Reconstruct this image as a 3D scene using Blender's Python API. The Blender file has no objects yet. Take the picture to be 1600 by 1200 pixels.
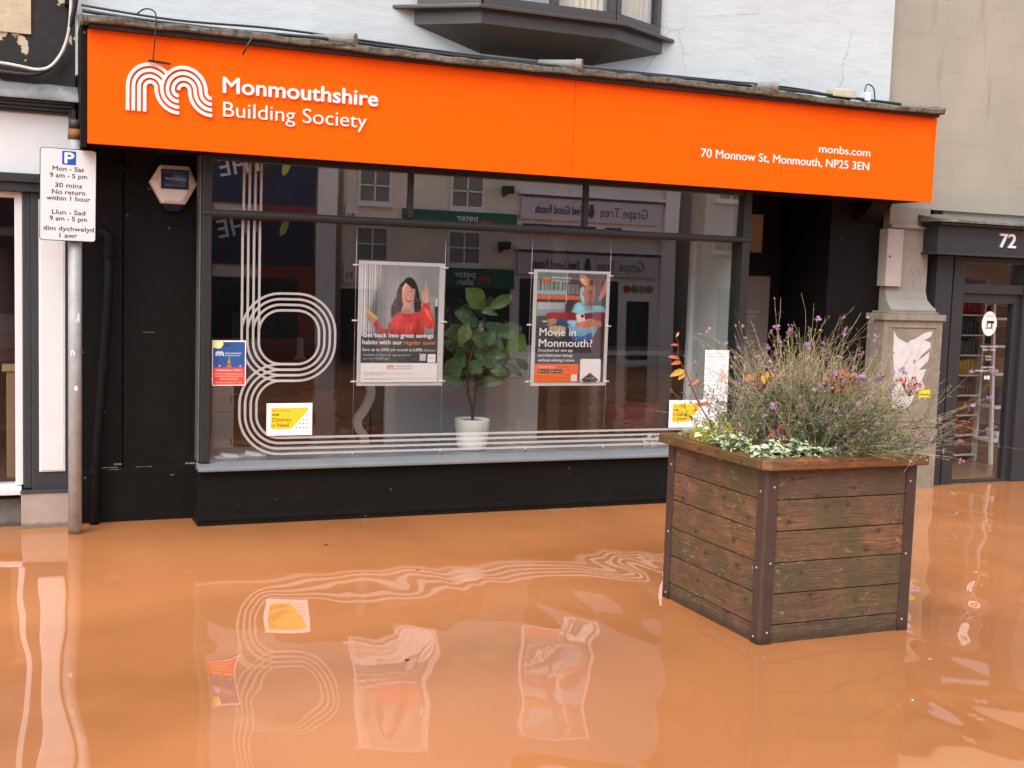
import bpy, bmesh, math, random
from mathutils import Vector, Matrix
R = math.radians
sc = bpy.context.scene
COL = sc.collection
random.seed(11)

# ------------------------------------------------------------------ camera
cam = bpy.data.cameras.new("camera"); co = bpy.data.objects.new("camera", cam); COL.objects.link(co)
r_ = Vector((0.9213033870876592, -0.38744505395002893, 0.03296056902521326))
d_ = Vector((-0.004499773121865048, -0.09538284536178707, -0.9954304922256204))
f_ = Vector((0.3888184936222278, 0.9169451690152189, -0.08961995334183674))
m = Matrix((r_, -d_, -f_)).transposed().to_4x4(); m.translation = Vector((0.0, -7.592839, 1.626418))
co.matrix_world = m
cam.sensor_width = 36; cam.lens = 1850 / 1600 * 36; cam.clip_start = 0.05; cam.clip_end = 500
sc.camera = co
# ------------------------------------------------------------------ world, sun, exposure
SUN_EL, SUN_AZ = R(52), R(222)          # azimuth clockwise from +Y: light from behind the camera, a little to its left
w = bpy.data.worlds.new("World"); sc.world = w; w.use_nodes = True
nt = w.node_tree; nt.nodes.clear()
sky = nt.nodes.new("ShaderNodeTexSky"); sky.sky_type = 'NISHITA'; sky.sun_disc = False
sky.sun_elevation = SUN_EL; sky.sun_rotation = SUN_AZ; sky.dust_density = 3; sky.air_density = 1.0
hs = nt.nodes.new("ShaderNodeHueSaturation"); hs.inputs['Saturation'].default_value = 0.60
bg = nt.nodes.new("ShaderNodeBackground"); bg.inputs[1].default_value = 0.15
wo = nt.nodes.new("ShaderNodeOutputWorld")
nt.links.new(sky.outputs[0], hs.inputs['Color']); nt.links.new(hs.outputs[0], bg.inputs[0]); nt.links.new(bg.outputs[0], wo.inputs[0])
sun = bpy.data.lights.new("sun", 'SUN'); sun.energy = 0.75; sun.angle = R(40); sun.color = (1, .985, .96)
so = bpy.data.objects.new("sun", sun); COL.objects.link(so)
sd = Vector((math.sin(SUN_AZ) * math.cos(SUN_EL), math.cos(SUN_AZ) * math.cos(SUN_EL), math.sin(SUN_EL)))
so.rotation_euler = sd.to_track_quat('Z', 'Y').to_euler(); so.location = (0, -10, 12)
sc.view_settings.view_transform = 'Standard'; sc.view_settings.look = 'None'
sc.view_settings.exposure = 1.22; sc.view_settings.gamma = 1
sc.render.engine = 'CYCLES'
try:
    sc.cycles.use_denoising = True
except Exception:
    pass
sc.cycles.max_bounces = 10; sc.cycles.transparent_max_bounces = 24; sc.cycles.caustics_reflective = False; sc.cycles.caustics_refractive = False
sc.cycles.sample_clamp_indirect = 6

# ------------------------------------------------------------------ materials
def lin(h):
    h = h.lstrip('#'); v = [int(h[i:i + 2], 16) / 255 for i in (0, 2, 4)]
    return tuple(((c + .055) / 1.055) ** 2.4 if c > .04045 else c / 12.92 for c in v)
class NT:
    def __init__(s, name):
        s.m = bpy.data.materials.new(name); s.m.use_nodes = True; s.t = s.m.node_tree; s.t.nodes.clear()
        s.out = s.n('ShaderNodeOutputMaterial')
    def n(s, k, **kw):
        o = s.t.nodes.new(k)
        for a, b in kw.items(): setattr(o, a, b)
        return o
    def l(s, a, b): s.t.links.new(a, b)
    def coord(s, scale=(1, 1, 1)):
        tc = s.n('ShaderNodeTexCoord'); mp = s.n('ShaderNodeMapping'); mp.inputs['Scale'].default_value = scale
        s.l(tc.outputs['Object'], mp.inputs[0]); return mp.outputs[0]
    def noise(s, vec, scale, detail=4, rough=.55, dist=0):
        o = s.n('ShaderNodeTexNoise'); o.inputs['Scale'].default_value = scale; o.inputs['Detail'].default_value = detail
        o.inputs['Roughness'].default_value = rough; o.inputs['Distortion'].default_value = dist
        s.l(vec, o.inputs['Vector']); return o.outputs['Fac']
    def ramp(s, fac, *stops):
        o = s.n('ShaderNodeValToRGB'); e = o.color_ramp.elements
        while len(e) < len(stops): e.new(.5)
        for i, (p, c) in enumerate(stops):
            e[i].position = p; e[i].color = (*c, 1) if len(c) == 3 else c
        s.l(fac, o.inputs[0]); return o.outputs[0]
    def mix(s, fac, a, b, mode='MIX'):
        o = s.n('ShaderNodeMix', data_type='RGBA', blend_type=mode)
        for v, k in ((fac, 0), (a, 6), (b, 7)):
            if isinstance(v, (int, float)): o.inputs[k].default_value = v
            elif isinstance(v, tuple): o.inputs[k].default_value = (*v, 1) if len(v) == 3 else v
            else: s.l(v, o.inputs[k])
        return o.outputs[2]
    def math(s, op, a, b=0.0):
        o = s.n('ShaderNodeMath', operation=op)
        for v, k in ((a, 0), (b, 1)):
            if isinstance(v, (int, float)): o.inputs[k].default_value = v
            else: s.l(v, o.inputs[k])
        return o.outputs[0]
    def bsdf(s, col, rough=.5, metal=0, spec=.5, bump=None, bs=1, bd=.01, **kw):
        p = s.n('ShaderNodeBsdfPrincipled')
        for v, k in ((col, 'Base Color'), (rough, 'Roughness'), (metal, 'Metallic')):
            if isinstance(v, tuple): p.inputs[k].default_value = (*v, 1) if len(v) == 3 else v
            elif isinstance(v, (int, float)): p.inputs[k].default_value = v
            else: s.l(v, p.inputs[k])
        p.inputs['Specular IOR Level'].default_value = spec
        for k, v in kw.items(): p.inputs[k.replace('_', ' ')].default_value = v
        if bump is not None:
            b = s.n('ShaderNodeBump'); b.inputs['Strength'].default_value = bs; b.inputs['Distance'].default_value = bd
            s.l(bump, b.inputs['Height']); s.l(b.outputs[0], p.inputs['Normal'])
        s.l(p.outputs[0], s.out.inputs[0]); s.p = p
        return s.m
MC = {}
def mat(name, col, rough=.5, metal=0, spec=.5, var=.12, vs=6, bump=.0, bsc=40, wet=0):
    """plain painted/plastic surface with slight tonal variation and fine bump"""
    if name in MC: return MC[name]
    t = NT(name); v = t.coord(); n = t.noise(v, vs, 5)
    c = t.mix(n, tuple(x * (1 - var) for x in col), tuple(min(1, x * (1 + var)) for x in col))
    rr = t.math('ADD', t.math('MULTIPLY', t.noise(v, vs * 2.3, 3), .16), max(0, rough - .08))
    if wet:                                            # damp tide mark left by the flood
        sx = t.n('ShaderNodeSeparateXYZ'); t.l(v, sx.inputs[0])
        wf = t.ramp(t.math('ADD', sx.outputs[2], t.math('MULTIPLY', t.noise(v, 14, 5), .05)), (.045, (.8, .8, .8)), (.062, (0, 0, 0)))
        c = t.mix(wf, c, (col[0] * .42, col[1] * .36, col[2] * .30))
    MC[name] = t.bsdf(c, rr, metal, spec, t.noise(v, bsc, 4) if bump else None, 1, bump)
    return MC[name]
def ink(h, rough=.45):
    k = 'ink_' + h.strip('#')
    if k not in MC:
        t = NT(k); MC[k] = t.bsdf(lin(h), rough, 0, .4)
    return MC[k]
def m_render():
    t = NT('white_render'); v = t.coord()
    n1 = t.noise(v, 1.3, 4); n2 = t.noise(v, 9, 6); n3 = t.noise(t.coord((9, 9, .7)), 1, 4)
    c = t.mix(t.ramp(n1, (.35, (.74, .77, .80)), (.7, (.66, .68, .71))), (.55, .55, .52), t.math('MULTIPLY', n3, .0)) if 0 else t.ramp(n1, (.35, (.535, .585, .60)), (.7, (.47, .51, .52)))
    st = t.ramp(n3, (.62, (0, 0, 0)), (.8, (.5, .5, .5)))
    c = t.mix(st, c, (.48, .47, .42))
    vo = t.n('ShaderNodeTexVoronoi'); vo.inputs['Scale'].default_value = 2.1; t.l(v, vo.inputs['Vector'])
    dots = t.ramp(vo.outputs['Distance'], (.0, (1, 1, 1)), (.035, (0, 0, 0)))
    c = t.mix(dots, c, (.22, .2, .18))
    sx = t.n('ShaderNodeSeparateXYZ'); t.l(v, sx.inputs[0])
    low = t.ramp(t.math('ADD', sx.outputs[2], t.math('MULTIPLY', t.noise(v, 5, 6, .65), .42)), (.31, (.75, .75, .75)), (.44, (0, 0, 0)))
    c = t.mix(t.math('MULTIPLY', low, t.ramp(sx.outputs[0], (.0, (.35, .35, .35)), (1, (1, 1, 1)))), c, (.40, .36, .26))
    ve = t.n('ShaderNodeTexVoronoi'); ve.feature = 'DISTANCE_TO_EDGE'; ve.inputs['Scale'].default_value = 1.3
    wv = t.n('ShaderNodeVectorMath', operation='ADD'); cz = t.n('ShaderNodeCombineXYZ'); t.l(t.math('MULTIPLY', n2, .12), cz.inputs[0]); t.l(v, wv.inputs[0]); t.l(cz.outputs[0], wv.inputs[1]); t.l(wv.outputs[0], ve.inputs['Vector'])
    crk = t.math('MULTIPLY', t.ramp(ve.outputs['Distance'], (.002, (1, 1, 1)), (.006, (0, 0, 0))), t.ramp(t.noise(v, 1.7, 2), (.5, (0, 0, 0)), (.56, (1, 1, 1))))
    c = t.mix(t.math('MULTIPLY', crk, .55), c, (.25, .25, .25))
    h = t.math('ADD', t.math('MULTIPLY', n1, 1.4), t.math('ADD', t.math('MULTIPLY', t.noise(t.coord((3, 3, 8)), 1.1, 5, .6), .9), t.math('MULTIPLY', t.noise(v, 45, 4), .13)))
    return t.bsdf(c, .8, 0, .25, h, 1, .0085)
def m_beige():
    t = NT('beige_masonry_paint'); v = t.coord()
    n1 = t.noise(v, 1.6, 5); n3 = t.noise(t.coord((14, 14, 1.1)), 1, 4); n2 = t.noise(v, 30, 5)
    c = t.ramp(n1, (.3, (.375, .35, .28)), (.7, (.31, .288, .232)))
    c = t.mix(t.ramp(n3, (.6, (0, 0, 0)), (.82, (.7, .7, .7))), c, (.19, .165, .13))
    b = t.n('ShaderNodeTexBrick'); mp = t.n('ShaderNodeMapping'); tc = t.n('ShaderNodeTexCoord')
    mp.inputs['Rotation'].default_value = (R(-90), 0, 0); t.l(tc.outputs['Object'], mp.inputs[0]); t.l(mp.outputs[0], b.inputs['Vector'])
    b.inputs['Scale'].default_value = 1; b.inputs['Brick Width'].default_value = 1.7; b.inputs['Row Height'].default_value = .285
    b.inputs['Mortar Size'].default_value = .003; b.inputs['Mortar Smooth'].default_value = .3; b.inputs['Bias'].default_value = -1
    jf = t.math('MULTIPLY', b.outputs['Fac'], t.ramp(t.noise(v, 3, 2), (.35, (0, 0, 0)), (.55, (1, 1, 1))))
    c = t.mix(t.math('MULTIPLY', jf, .45), c, (.46, .41, .32))
    h = t.math('ADD', t.math('SUBTRACT', t.math('MULTIPLY', n1, 1.), t.math('MULTIPLY', b.outputs['Fac'], .12)), t.math('MULTIPLY', n2, .16))
    return t.bsdf(c, .75, 0, .3, h, 1, .012)
def m_stone():
    t = NT('weathered_stone'); v = t.coord(); n1 = t.noise(v, 4, 6, .65); n3 = t.noise(t.coord((20, 20, 2)), 1, 4)
    c = t.ramp(n1, (.3, (.30, .265, .20)), (.55, (.22, .195, .15)), (.75, (.34, .31, .25)))
    c = t.mix(t.ramp(n3, (.55, (0, 0, 0)), (.8, (.8, .8, .8))), c, (.13, .115, .085))
    return t.bsdf(c, .8, 0, .3, t.noise(v, 25, 6), 1, .006)
def m_black(name='black_paint', col=(.0062, .0058, .0052), rough=.6):
    t = NT(name); v = t.coord(); n = t.noise(v, 2.5, 5)
    c = t.mix(n, tuple(x * .8 for x in col), tuple(x * 1.25 for x in col))
    vo = t.n('ShaderNodeTexVoronoi'); vo.inputs['Scale'].default_value = 7; t.l(v, vo.inputs['Vector'])
    ch = t.ramp(vo.outputs['Distance'], (0, (1, 1, 1)), (.06, (0, 0, 0)))
    ch = t.math('MULTIPLY', ch, t.ramp(t.noise(v, 1.9, 2), (.47, (0, 0, 0)), (.52, (1, 1, 1))))
    sc_ = t.ramp(t.noise(t.coord((3, 3, 60)), 1.6, 3), (.73, (0, 0, 0)), (.76, (.35, .35, .35)))
    c = t.mix(t.math('MULTIPLY', ch, .9), c, (.3, .28, .25)); c = t.mix(t.math('MULTIPLY', sc_, .9), c, (.12, .11, .1))
    du = t.ramp(t.noise(v, 3.2, 7, .7), (.55, (0, 0, 0)), (.75, (.5, .5, .5))); c = t.mix(du, c, tuple(x * 2.6 for x in col))
    return t.bsdf(c, t.math('ADD', t.math('MULTIPLY', n, .2), rough - .1), 0, .14, t.noise(v, 18, 5), 1, .0025)
def m_lead():
    t = NT('lead_flashing'); v = t.coord(); n = t.noise(v, 5, 6, .6, .6)
    c = t.ramp(n, (.3, (.11, .11, .115)), (.55, (.19, .19, .195)), (.72, (.32, .31, .31)))
    return t.bsdf(c, .6, .3, .4, n, 1, .012)
def m_mossy():
    t = NT('mossy_lead_edge'); v = t.coord((1, 1, 1)); n = t.noise(v, 9, 6, .65); n2 = t.noise(v, 34, 4)
    c = t.ramp(n, (.3, (.10, .10, .085)), (.5, (.19, .18, .155)), (.7, (.06, .062, .04)))
    c = t.mix(t.ramp(n2, (.5, (0, 0, 0)), (.7, (.8, .8, .8))), c, (.035, .038, .022))
    return t.bsdf(c, .85, 0, .3, n2, 1, .006)
def m_peel():
    t = NT('peeling_black_paint'); v = t.coord(); n = t.noise(v, 4.2, 5, .55, .4); n2 = t.noise(v, 22, 5)
    c = t.ramp(n, (.60, (.022, .021, .02)), (.605, (.52, .45, .33)), (.66, (.5, .42, .3)), (.665, (.42, .26, .18)))
    c = t.mix(t.ramp(n2, (.6, (0, 0, 0)), (.75, (.5, .5, .5))), c, (.06, .055, .05))
    return t.bsdf(c, .7, 0, .3, t.math('ADD', n, t.math('MULTIPLY', n2, .3)), 1, .01)
def m_wood(name, base, sat=1., algae=.7):
    t = NT(name); v = t.coord(); g = t.n('ShaderNodeNewGeometry')
    rnd = g.outputs['Random Per Island']
    off = t.n('ShaderNodeCombineXYZ'); t.l(t.math('MULTIPLY', rnd, 7.3), off.inputs[0]); t.l(t.math('MULTIPLY', rnd, 5.1), off.inputs[1]); t.l(t.math('MULTIPLY', rnd, 2.7), off.inputs[2])
    va = t.n('ShaderNodeVectorMath', operation='ADD'); t.l(v, va.inputs[0]); t.l(off.outputs[0], va.inputs[1])
    def mapped(sc_):
        q = t.n('ShaderNodeMapping'); q.inputs['Scale'].default_value = sc_; t.l(va.outputs[0], q.inputs[0]); return q.outputs[0]
    wv = t.noise(mapped((3, 3, 9)), 1, 3, .5)
    wz = t.n('ShaderNodeCombineXYZ'); t.l(t.math('MULTIPLY', wv, .10), wz.inputs[2])
    v2 = t.n('ShaderNodeVectorMath', operation='ADD'); t.l(va.outputs[0], v2.inputs[0]); t.l(wz.outputs[0], v2.inputs[1])
    q = t.n('ShaderNodeMapping'); q.inputs['Scale'].default_value = (4, 4, 95); t.l(v2.outputs[0], q.inputs[0]); grain = t.noise(q.outputs[0], 1.6, 8, .68)
    q = t.n('ShaderNodeMapping'); q.inputs['Scale'].default_value = (14, 14, 330); t.l(v2.outputs[0], q.inputs[0]); fine = t.noise(q.outputs[0], 1.6, 4, .7)
    big = t.noise(va.outputs[0], 6, 6, .65); blot = t.noise(va.outputs[0], 15, 5, .6)
    b = base
    c = t.ramp(grain, (.32, tuple(x * .28 for x in b)), (.5, b), (.68, tuple(min(1, x * 1.75) for x in b)))
    c = t.mix(t.math('MULTIPLY', t.ramp(fine, (.42, (0, 0, 0)), (.62, (1, 1, 1))), .5), c, tuple(x * .35 for x in b))
    c = t.mix(t.ramp(big, (.4, (0, 0, 0)), (.62, (.8, .8, .8))), c, (b[0] * .50, b[1] * .62, b[2] * .78))
    c = t.mix(t.ramp(blot, (.55, (0, 0, 0)), (.75, (.6, .6, .6))), c, (b[0] * 1.5, b[1] * 1.25, b[2] * .9))
    tint = t.mix(rnd, (.72, .84, .92), (1.35, 1.12, .95)); c = t.mix(1., c, tint, 'MULTIPLY')
    sp = t.n('ShaderNodeSeparateXYZ'); t.l(va.outputs[0], sp.inputs[0]); flat = t.n('ShaderNodeCombineXYZ')
    t.l(t.math('ADD', t.math('ADD', sp.outputs[0], sp.outputs[1]), t.math('MULTIPLY', blot, .02)), flat.inputs[0]); t.l(t.math('ADD', t.math('MULTIPLY', sp.outputs[2], 1.25), t.math('MULTIPLY', fine, .012)), flat.inputs[1])
    vo = t.n('ShaderNodeTexVoronoi'); vo.voronoi_dimensions = '2D'; vo.inputs['Scale'].default_value = 6.5; t.l(flat.outputs[0], vo.inputs['Vector'])
    kn = t.ramp(vo.outputs['Distance'], (.0, (1, 1, 1)), (.055, (.85, .85, .85)), (.085, (.3, .3, .3)), (.16, (.12, .12, .12)), (.24, (0, 0, 0)))
    kn = t.math('MULTIPLY', kn, t.ramp(t.noise(va.outputs[0], 2.6, 1), (.40, (0, 0, 0)), (.5, (1, 1, 1))))
    c = t.mix(t.math('MULTIPLY', kn, .85), c, tuple(x * .14 for x in b))
    vo2 = t.n('ShaderNodeTexVoronoi'); vo2.voronoi_dimensions = '2D'; vo2.inputs['Scale'].default_value = 15; t.l(flat.outputs[0], vo2.inputs['Vector'])
    c = t.mix(t.math('MULTIPLY', t.math('MULTIPLY', t.ramp(vo2.outputs['Distance'], (.04, (1, 1, 1)), (.08, (0, 0, 0))), t.ramp(big, (.47, (0, 0, 0)), (.52, (1, 1, 1)))), .8), c, tuple(x * .12 for x in b))
    al = t.ramp(t.noise(v, 3.4, 6, .66), (.44, (0, 0, 0)), (.62, (algae, algae, algae)))
    c = t.mix(al, c, t.mix(grain, (.035, .036, .012), (.12, .115, .045)))
    pale = t.ramp(t.noise(mapped((16, 16, 30)), 1.2, 8, .75), (.57, (0, 0, 0)), (.62, (.8, .8, .8)))
    pale = t.math('MULTIPLY', pale, t.ramp(t.noise(v, 4.3, 3), (.50, (0, 0, 0)), (.58, (1, 1, 1))))
    c = t.mix(pale, c, (.30, .24, .13))
    sx = t.n('ShaderNodeSeparateXYZ'); t.l(v, sx.inputs[0])
    wet = t.ramp(t.math('ADD', sx.outputs[2], t.math('MULTIPLY', t.noise(v, 9, 4), .05)), (.045, (.75, .75, .75)), (.075, (0, 0, 0)))
    c = t.mix(wet, c, (b[0] * .3, b[1] * .34, b[2] * .3)) if algae > .6 else c
    if sat != 1:
        h = t.n('ShaderNodeHueSaturation'); h.inputs['Saturation'].default_value = sat; t.l(c, h.inputs['Color']); c = h.outputs[0]
    h = t.math('ADD', t.math('MULTIPLY', grain, .7), t.math('SUBTRACT', t.math('MULTIPLY', fine, .3), t.math('MULTIPLY', kn, .5)))
    return t.bsdf(c, t.math('ADD', t.math('MULTIPLY', big, .3), .35), 0, .4, h, 1, .006)
def m_water():
    t = NT('muddy_flood_water'); v = t.coord()
    n = t.noise(t.coord((.5, .9, 1)), .55, 4, .5, .6)
    c = t.ramp(n, (.36, WATER_A), (.64, WATER_B))
    w1 = t.noise(t.coord((1.6, .6, 1)), 1.2, 1.0, .3, .3)
    w2 = t.noise(t.coord((.55, 1.0, 1)), .42, 1)
    h = t.math('ADD', t.math('MULTIPLY', w1, WAVE), t.math('MULTIPLY', w2, WAVE * 1.1))
    m_ = t.bsdf(c, .01, 0, .95, h, 1, 1, IOR=1.62)
    return m_
WATER_A, WATER_B, WAVE = (.37, .140, .047), (.56, .215, .076), .021
def m_glass(name, f0=.07, tint=(1, 1, 1)):
    t = NT(name)
    lw = t.n('ShaderNodeLayerWeight'); lw.inputs[0].default_value = .5
    fac = t.math('ADD', t.math('MULTIPLY', t.math('POWER', lw.outputs['Facing'], 4.), 1 - f0), f0)
    tr = t.n('ShaderNodeBsdfTransparent'); tr.inputs[0].default_value = (*tint, 1)
    gl = t.n('ShaderNodeBsdfGlossy'); gl.inputs['Roughness'].default_value = 0.0
    mx = t.n('ShaderNodeMixShader'); t.l(fac, mx.inputs[0]); t.l(tr.outputs[0], mx.inputs[1]); t.l(gl.outputs[0], mx.inputs[2])
    t.l(mx.outputs[0], t.out.inputs[0]); return t.m
def m_decal():
    t = NT('frosted_vinyl'); d = t.n('ShaderNodeBsdfPrincipled'); d.inputs['Base Color'].default_value = (.62, .59, .56, 1); d.inputs['Roughness'].default_value = .6
    tr = t.n('ShaderNodeBsdfTransparent'); mx = t.n('ShaderNodeMixShader'); mx.inputs[0].default_value = .62
    t.l(tr.outputs[0], mx.inputs[1]); t.l(d.outputs[0], mx.inputs[2]); t.l(mx.outputs[0], t.out.inputs[0]); return t.m
def m_acrylic():
    t = NT('clear_acrylic'); d = t.n('ShaderNodeBsdfPrincipled'); d.inputs['Base Color'].default_value = (.80, .80, .78, 1); d.inputs['Roughness'].default_value = .15
    tr = t.n('ShaderNodeBsdfTransparent'); mx = t.n('ShaderNodeMixShader'); mx.inputs[0].default_value = .72
    t.l(tr.outputs[0], mx.inputs[1]); t.l(d.outputs[0], mx.inputs[2]); t.l(mx.outputs[0], t.out.inputs[0]); return t.m
def m_leaf(name, a, b, rough=.4, scale=40, trans=.25, veins=False):
    t = NT(name); v = t.coord(); g = t.n('ShaderNodeNewGeometry')
    n = t.noise(v, scale, 3); c = t.mix(t.ramp(n, (.35, (0, 0, 0)), (.65, (1, 1, 1))), a, b)
    c = t.mix(1., c, t.mix(g.outputs['Random Per Island'], (.6, .65, .6), (1.35, 1.25, 1.2)), 'MULTIPLY')
    p = t.n('ShaderNodeBsdfPrincipled'); t.l(c, p.inputs['Base Color']); p.inputs['Roughness'].default_value = rough
    tl = t.n('ShaderNodeBsdfTranslucent'); t.l(c, tl.inputs[0])
    mx = t.n('ShaderNodeMixShader'); mx.inputs[0].default_value = trans
    t.l(p.outputs[0], mx.inputs[1]); t.l(tl.outputs[0], mx.inputs[2]); t.l(mx.outputs[0], t.out.inputs[0]); return t.m

RENDER, BEIGE, STONE, BLACK, LEAD, MOSSY, PEEL = m_render(), m_beige(), m_stone(), m_black(), m_lead(), m_mossy(), m_peel()
BLACKS = m_black('dull_black_soffit', (.006, .006, .006), .6)
CHAR = mat('charcoal_paint', (.028, .030, .033), .38, bump=.001, bsc=30)
GREYF = mat('dark_grey_window_paint', (.019, .0185, .018), .45)
SLATE = mat('blue_grey_paint', (.036, .040, .045), .38, bump=.001, bsc=30)
SILL = mat('grey_sill_paint', (.17, .18, .19), .45, var=.2)
WHITEP = mat('white_gloss_paint', (.68, .70, .71), .35, var=.05, bump=.001)
ORANGE = mat('orange_panel', (1.0, .113, .001), .5, spec=.08, var=.012, vs=2)
LETTER = mat('white_acrylic_lettering', (.86, .84, .82), .35, var=.02)
GLASS = m_glass('window_glass', .105); GLASSU = m_glass('upper_window_glass', .25); GLASSD = m_glass('door_glass', .05)
DECAL, ACRYL = m_decal(), m_acrylic()
STEEL = mat('galvanised_steel', (.34, .34, .335), .55, .15, var=.4, vs=12, bump=.0015, bsc=50, wet=1)
RUST = mat('rusty_band', (.20, .085, .03), .75, var=.5, vs=20, bump=.002)
WIRE = mat('black_cable', (.02, .02, .02), .5)
CLIP = mat('bright_metal', (.75, .75, .75), .25, .9)
PAPER = mat('white_paper', (.88, .89, .90), .6, var=.02)

# ------------------------------------------------------------------ mesh builder
def rootloc(o):
    v = Vector((0, 0, 0))
    while o is not None: v += o.location; o = o.parent
    return v
class MB:
    def __init__(s): s.v = []; s.f = []; s.mi = []; s.mats = []; s.sm = []
    def mid(s, m):
        if m not in s.mats: s.mats.append(m)
        return s.mats.index(m)
    def add(s, vs, fs, m, smooth=False):
        b = len(s.v); s.v += [tuple(x) for x in vs]; k = s.mid(m)
        for f in fs: s.f.append([b + i for i in f]); s.mi.append(k); s.sm.append(smooth)
    def box(s, x0, x1, y0, y1, z0, z1, m, mtx=None):
        vs = [(x, y, z) for x in (x0, x1) for y in (y0, y1) for z in (z0, z1)]
        if mtx: vs = [mtx @ Vector(q) for q in vs]
        s.add(vs, [(0, 1, 3, 2), (4, 6, 7, 5), (0, 4, 5, 1), (2, 3, 7, 6), (0, 2, 6, 4), (1, 5, 7, 3)], m); return s
    def prism(s, pts, a, b, m, axis='y', mtx=None):
        """pts in (x,z) for axis y, (y,z) for axis x, (x,y) for axis z; extruded from a to b"""
        q = {'y': lambda p, t: (p[0], t, p[1]), 'x': lambda p, t: (t, p[0], p[1]), 'z': lambda p, t: (p[0], p[1], t)}[axis]
        n = len(pts); vs = [q(p, a) for p in pts] + [q(p, b) for p in pts]
        if mtx: vs = [mtx @ Vector(v) for v in vs]
        s.add(vs, [tuple(range(n)), tuple(range(2 * n - 1, n - 1, -1))] + [(i, i + n, (i + 1) % n + n, (i + 1) % n) for i in range(n)], m); return s
    def poly(s, pts, m): s.add(pts, [tuple(range(len(pts)))], m); return s
    def tube(s, path, r, m, n=8, cap=True, smooth=True):
        path = [Vector(p) for p in path]; rs = r if isinstance(r, (list, tuple)) else [r] * len(path); vs = []; fs = []
        up = None
        for i, p in enumerate(path):
            t = (path[min(i + 1, len(path) - 1)] - path[max(i - 1, 0)])
            if t.length < 1e-9: t = Vector((0, 0, 1))
            t.normalize()
            if up is None: up = t.orthogonal().normalized()
            else:
                up = up - t * up.dot(t)
                up = up.normalized() if up.length > 1e-6 else t.orthogonal().normalized()
            q = t.cross(up)
            for k in range(n):
                a = 2 * math.pi * k / n; vs.append(p + (up * math.cos(a) + q * math.sin(a)) * rs[i])
        for i in range(len(path) - 1):
            for k in range(n):
                fs.append((i * n + k, i * n + (k + 1) % n, (i + 1) * n + (k + 1) % n, (i + 1) * n + k))
        if cap: fs += [tuple(range(n - 1, -1, -1)), tuple((len(path) - 1) * n + k for k in range(n))]
        s.add(vs, fs, m, smooth); return s
    def lathe(s, cx, cy, prof, m, n=32, smooth=True):
        vs = [(cx + r * math.cos(2 * math.pi * k / n), cy + r * math.sin(2 * math.pi * k / n), z) for r, z in prof for k in range(n)]
        fs = [(i * n + k, i * n + (k + 1) % n, (i + 1) * n + (k + 1) % n, (i + 1) * n + k) for i in range(len(prof) - 1) for k in range(n)]
        s.add(vs, fs, m, smooth); return s
    def ball(s, c, r, m, n=10, sq=(1, 1, 1)):
        vs = []; fs = []; h = n // 2
        for i in range(h + 1):
            a = math.pi * i / h
            for k in range(n):
                b = 2 * math.pi * k / n; vs.append((c[0] + r * sq[0] * math.sin(a) * math.cos(b), c[1] + r * sq[1] * math.sin(a) * math.sin(b), c[2] + r * sq[2] * math.cos(a)))
        for i in range(h):
            for k in range(n): fs.append((i * n + k, i * n + (k + 1) % n, (i + 1) * n + (k + 1) % n, (i + 1) * n + k))
        s.add(vs, fs, m, True); return s
    def text(s, body, x0, x1, zb, cap, y, m, depth=0, bold=0, fn=None):
        """lettering facing -Y between x0 and x1 on baseline zb with capital height cap; fn maps each (x,y,z)"""
        if bold > 0:
            k0 = cap / CAPH * bold * .8
            for i, (dx, dz) in enumerate(((k0, 0), (-k0, 0), (0, k0), (0, -k0))):
                s.text(body, x0 + dx, x1 + dx, zb + dz, cap, y + .00003 * (i + 1), m, depth, 0, fn)
            bold = 0
        vs, fs = glyphs(body, bold, 3 if cap < .03 else 6)
        lo = min(p[0] for p in vs); hi = max(p[0] for p in vs); k = (x1 - x0) / (hi - lo); kz = cap / CAPH
        def mp(p, yy):
            q = (x0 + (p[0] - lo) * k, yy, zb + p[1] * kz); return fn(q) if fn else q
        fr = [mp(p, y - depth) for p in vs]
        s.add(fr, fs, m)
        if depth:
            bk = [mp(p, y) for p in vs]; cnt = {}
            for f in fs:
                for i in range(len(f)):
                    e = (f[i], f[(i + 1) % len(f)]); cnt[e] = 1
            ed = [e for e in cnt if (e[1], e[0]) not in cnt]; n = len(vs)
            s.add(fr + bk, [(a, a + n, b + n, b) for a, b in ed], m)
        return s
    def build(s, name, parent=None, bevel=0, seg=2, fn=None):
        me = bpy.data.meshes.new(name); o = rootloc(parent)
        me.from_pydata([(a - o.x, b - o.y, c - o.z) for a, b, c in s.v], [], s.f)
        for q in s.mats: me.materials.append(q)
        me.polygons.foreach_set('material_index', s.mi); me.polygons.foreach_set('use_smooth', s.sm)
        me.update()
        ob = bpy.data.objects.new(name, me); COL.objects.link(ob); ob.parent = parent
        if bevel:
            b = ob.modifiers.new('bevel', 'BEVEL'); b.width = bevel; b.segments = seg; b.limit_method = 'ANGLE'; b.angle_limit = R(40)
        return ob
GC = {}
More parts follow.
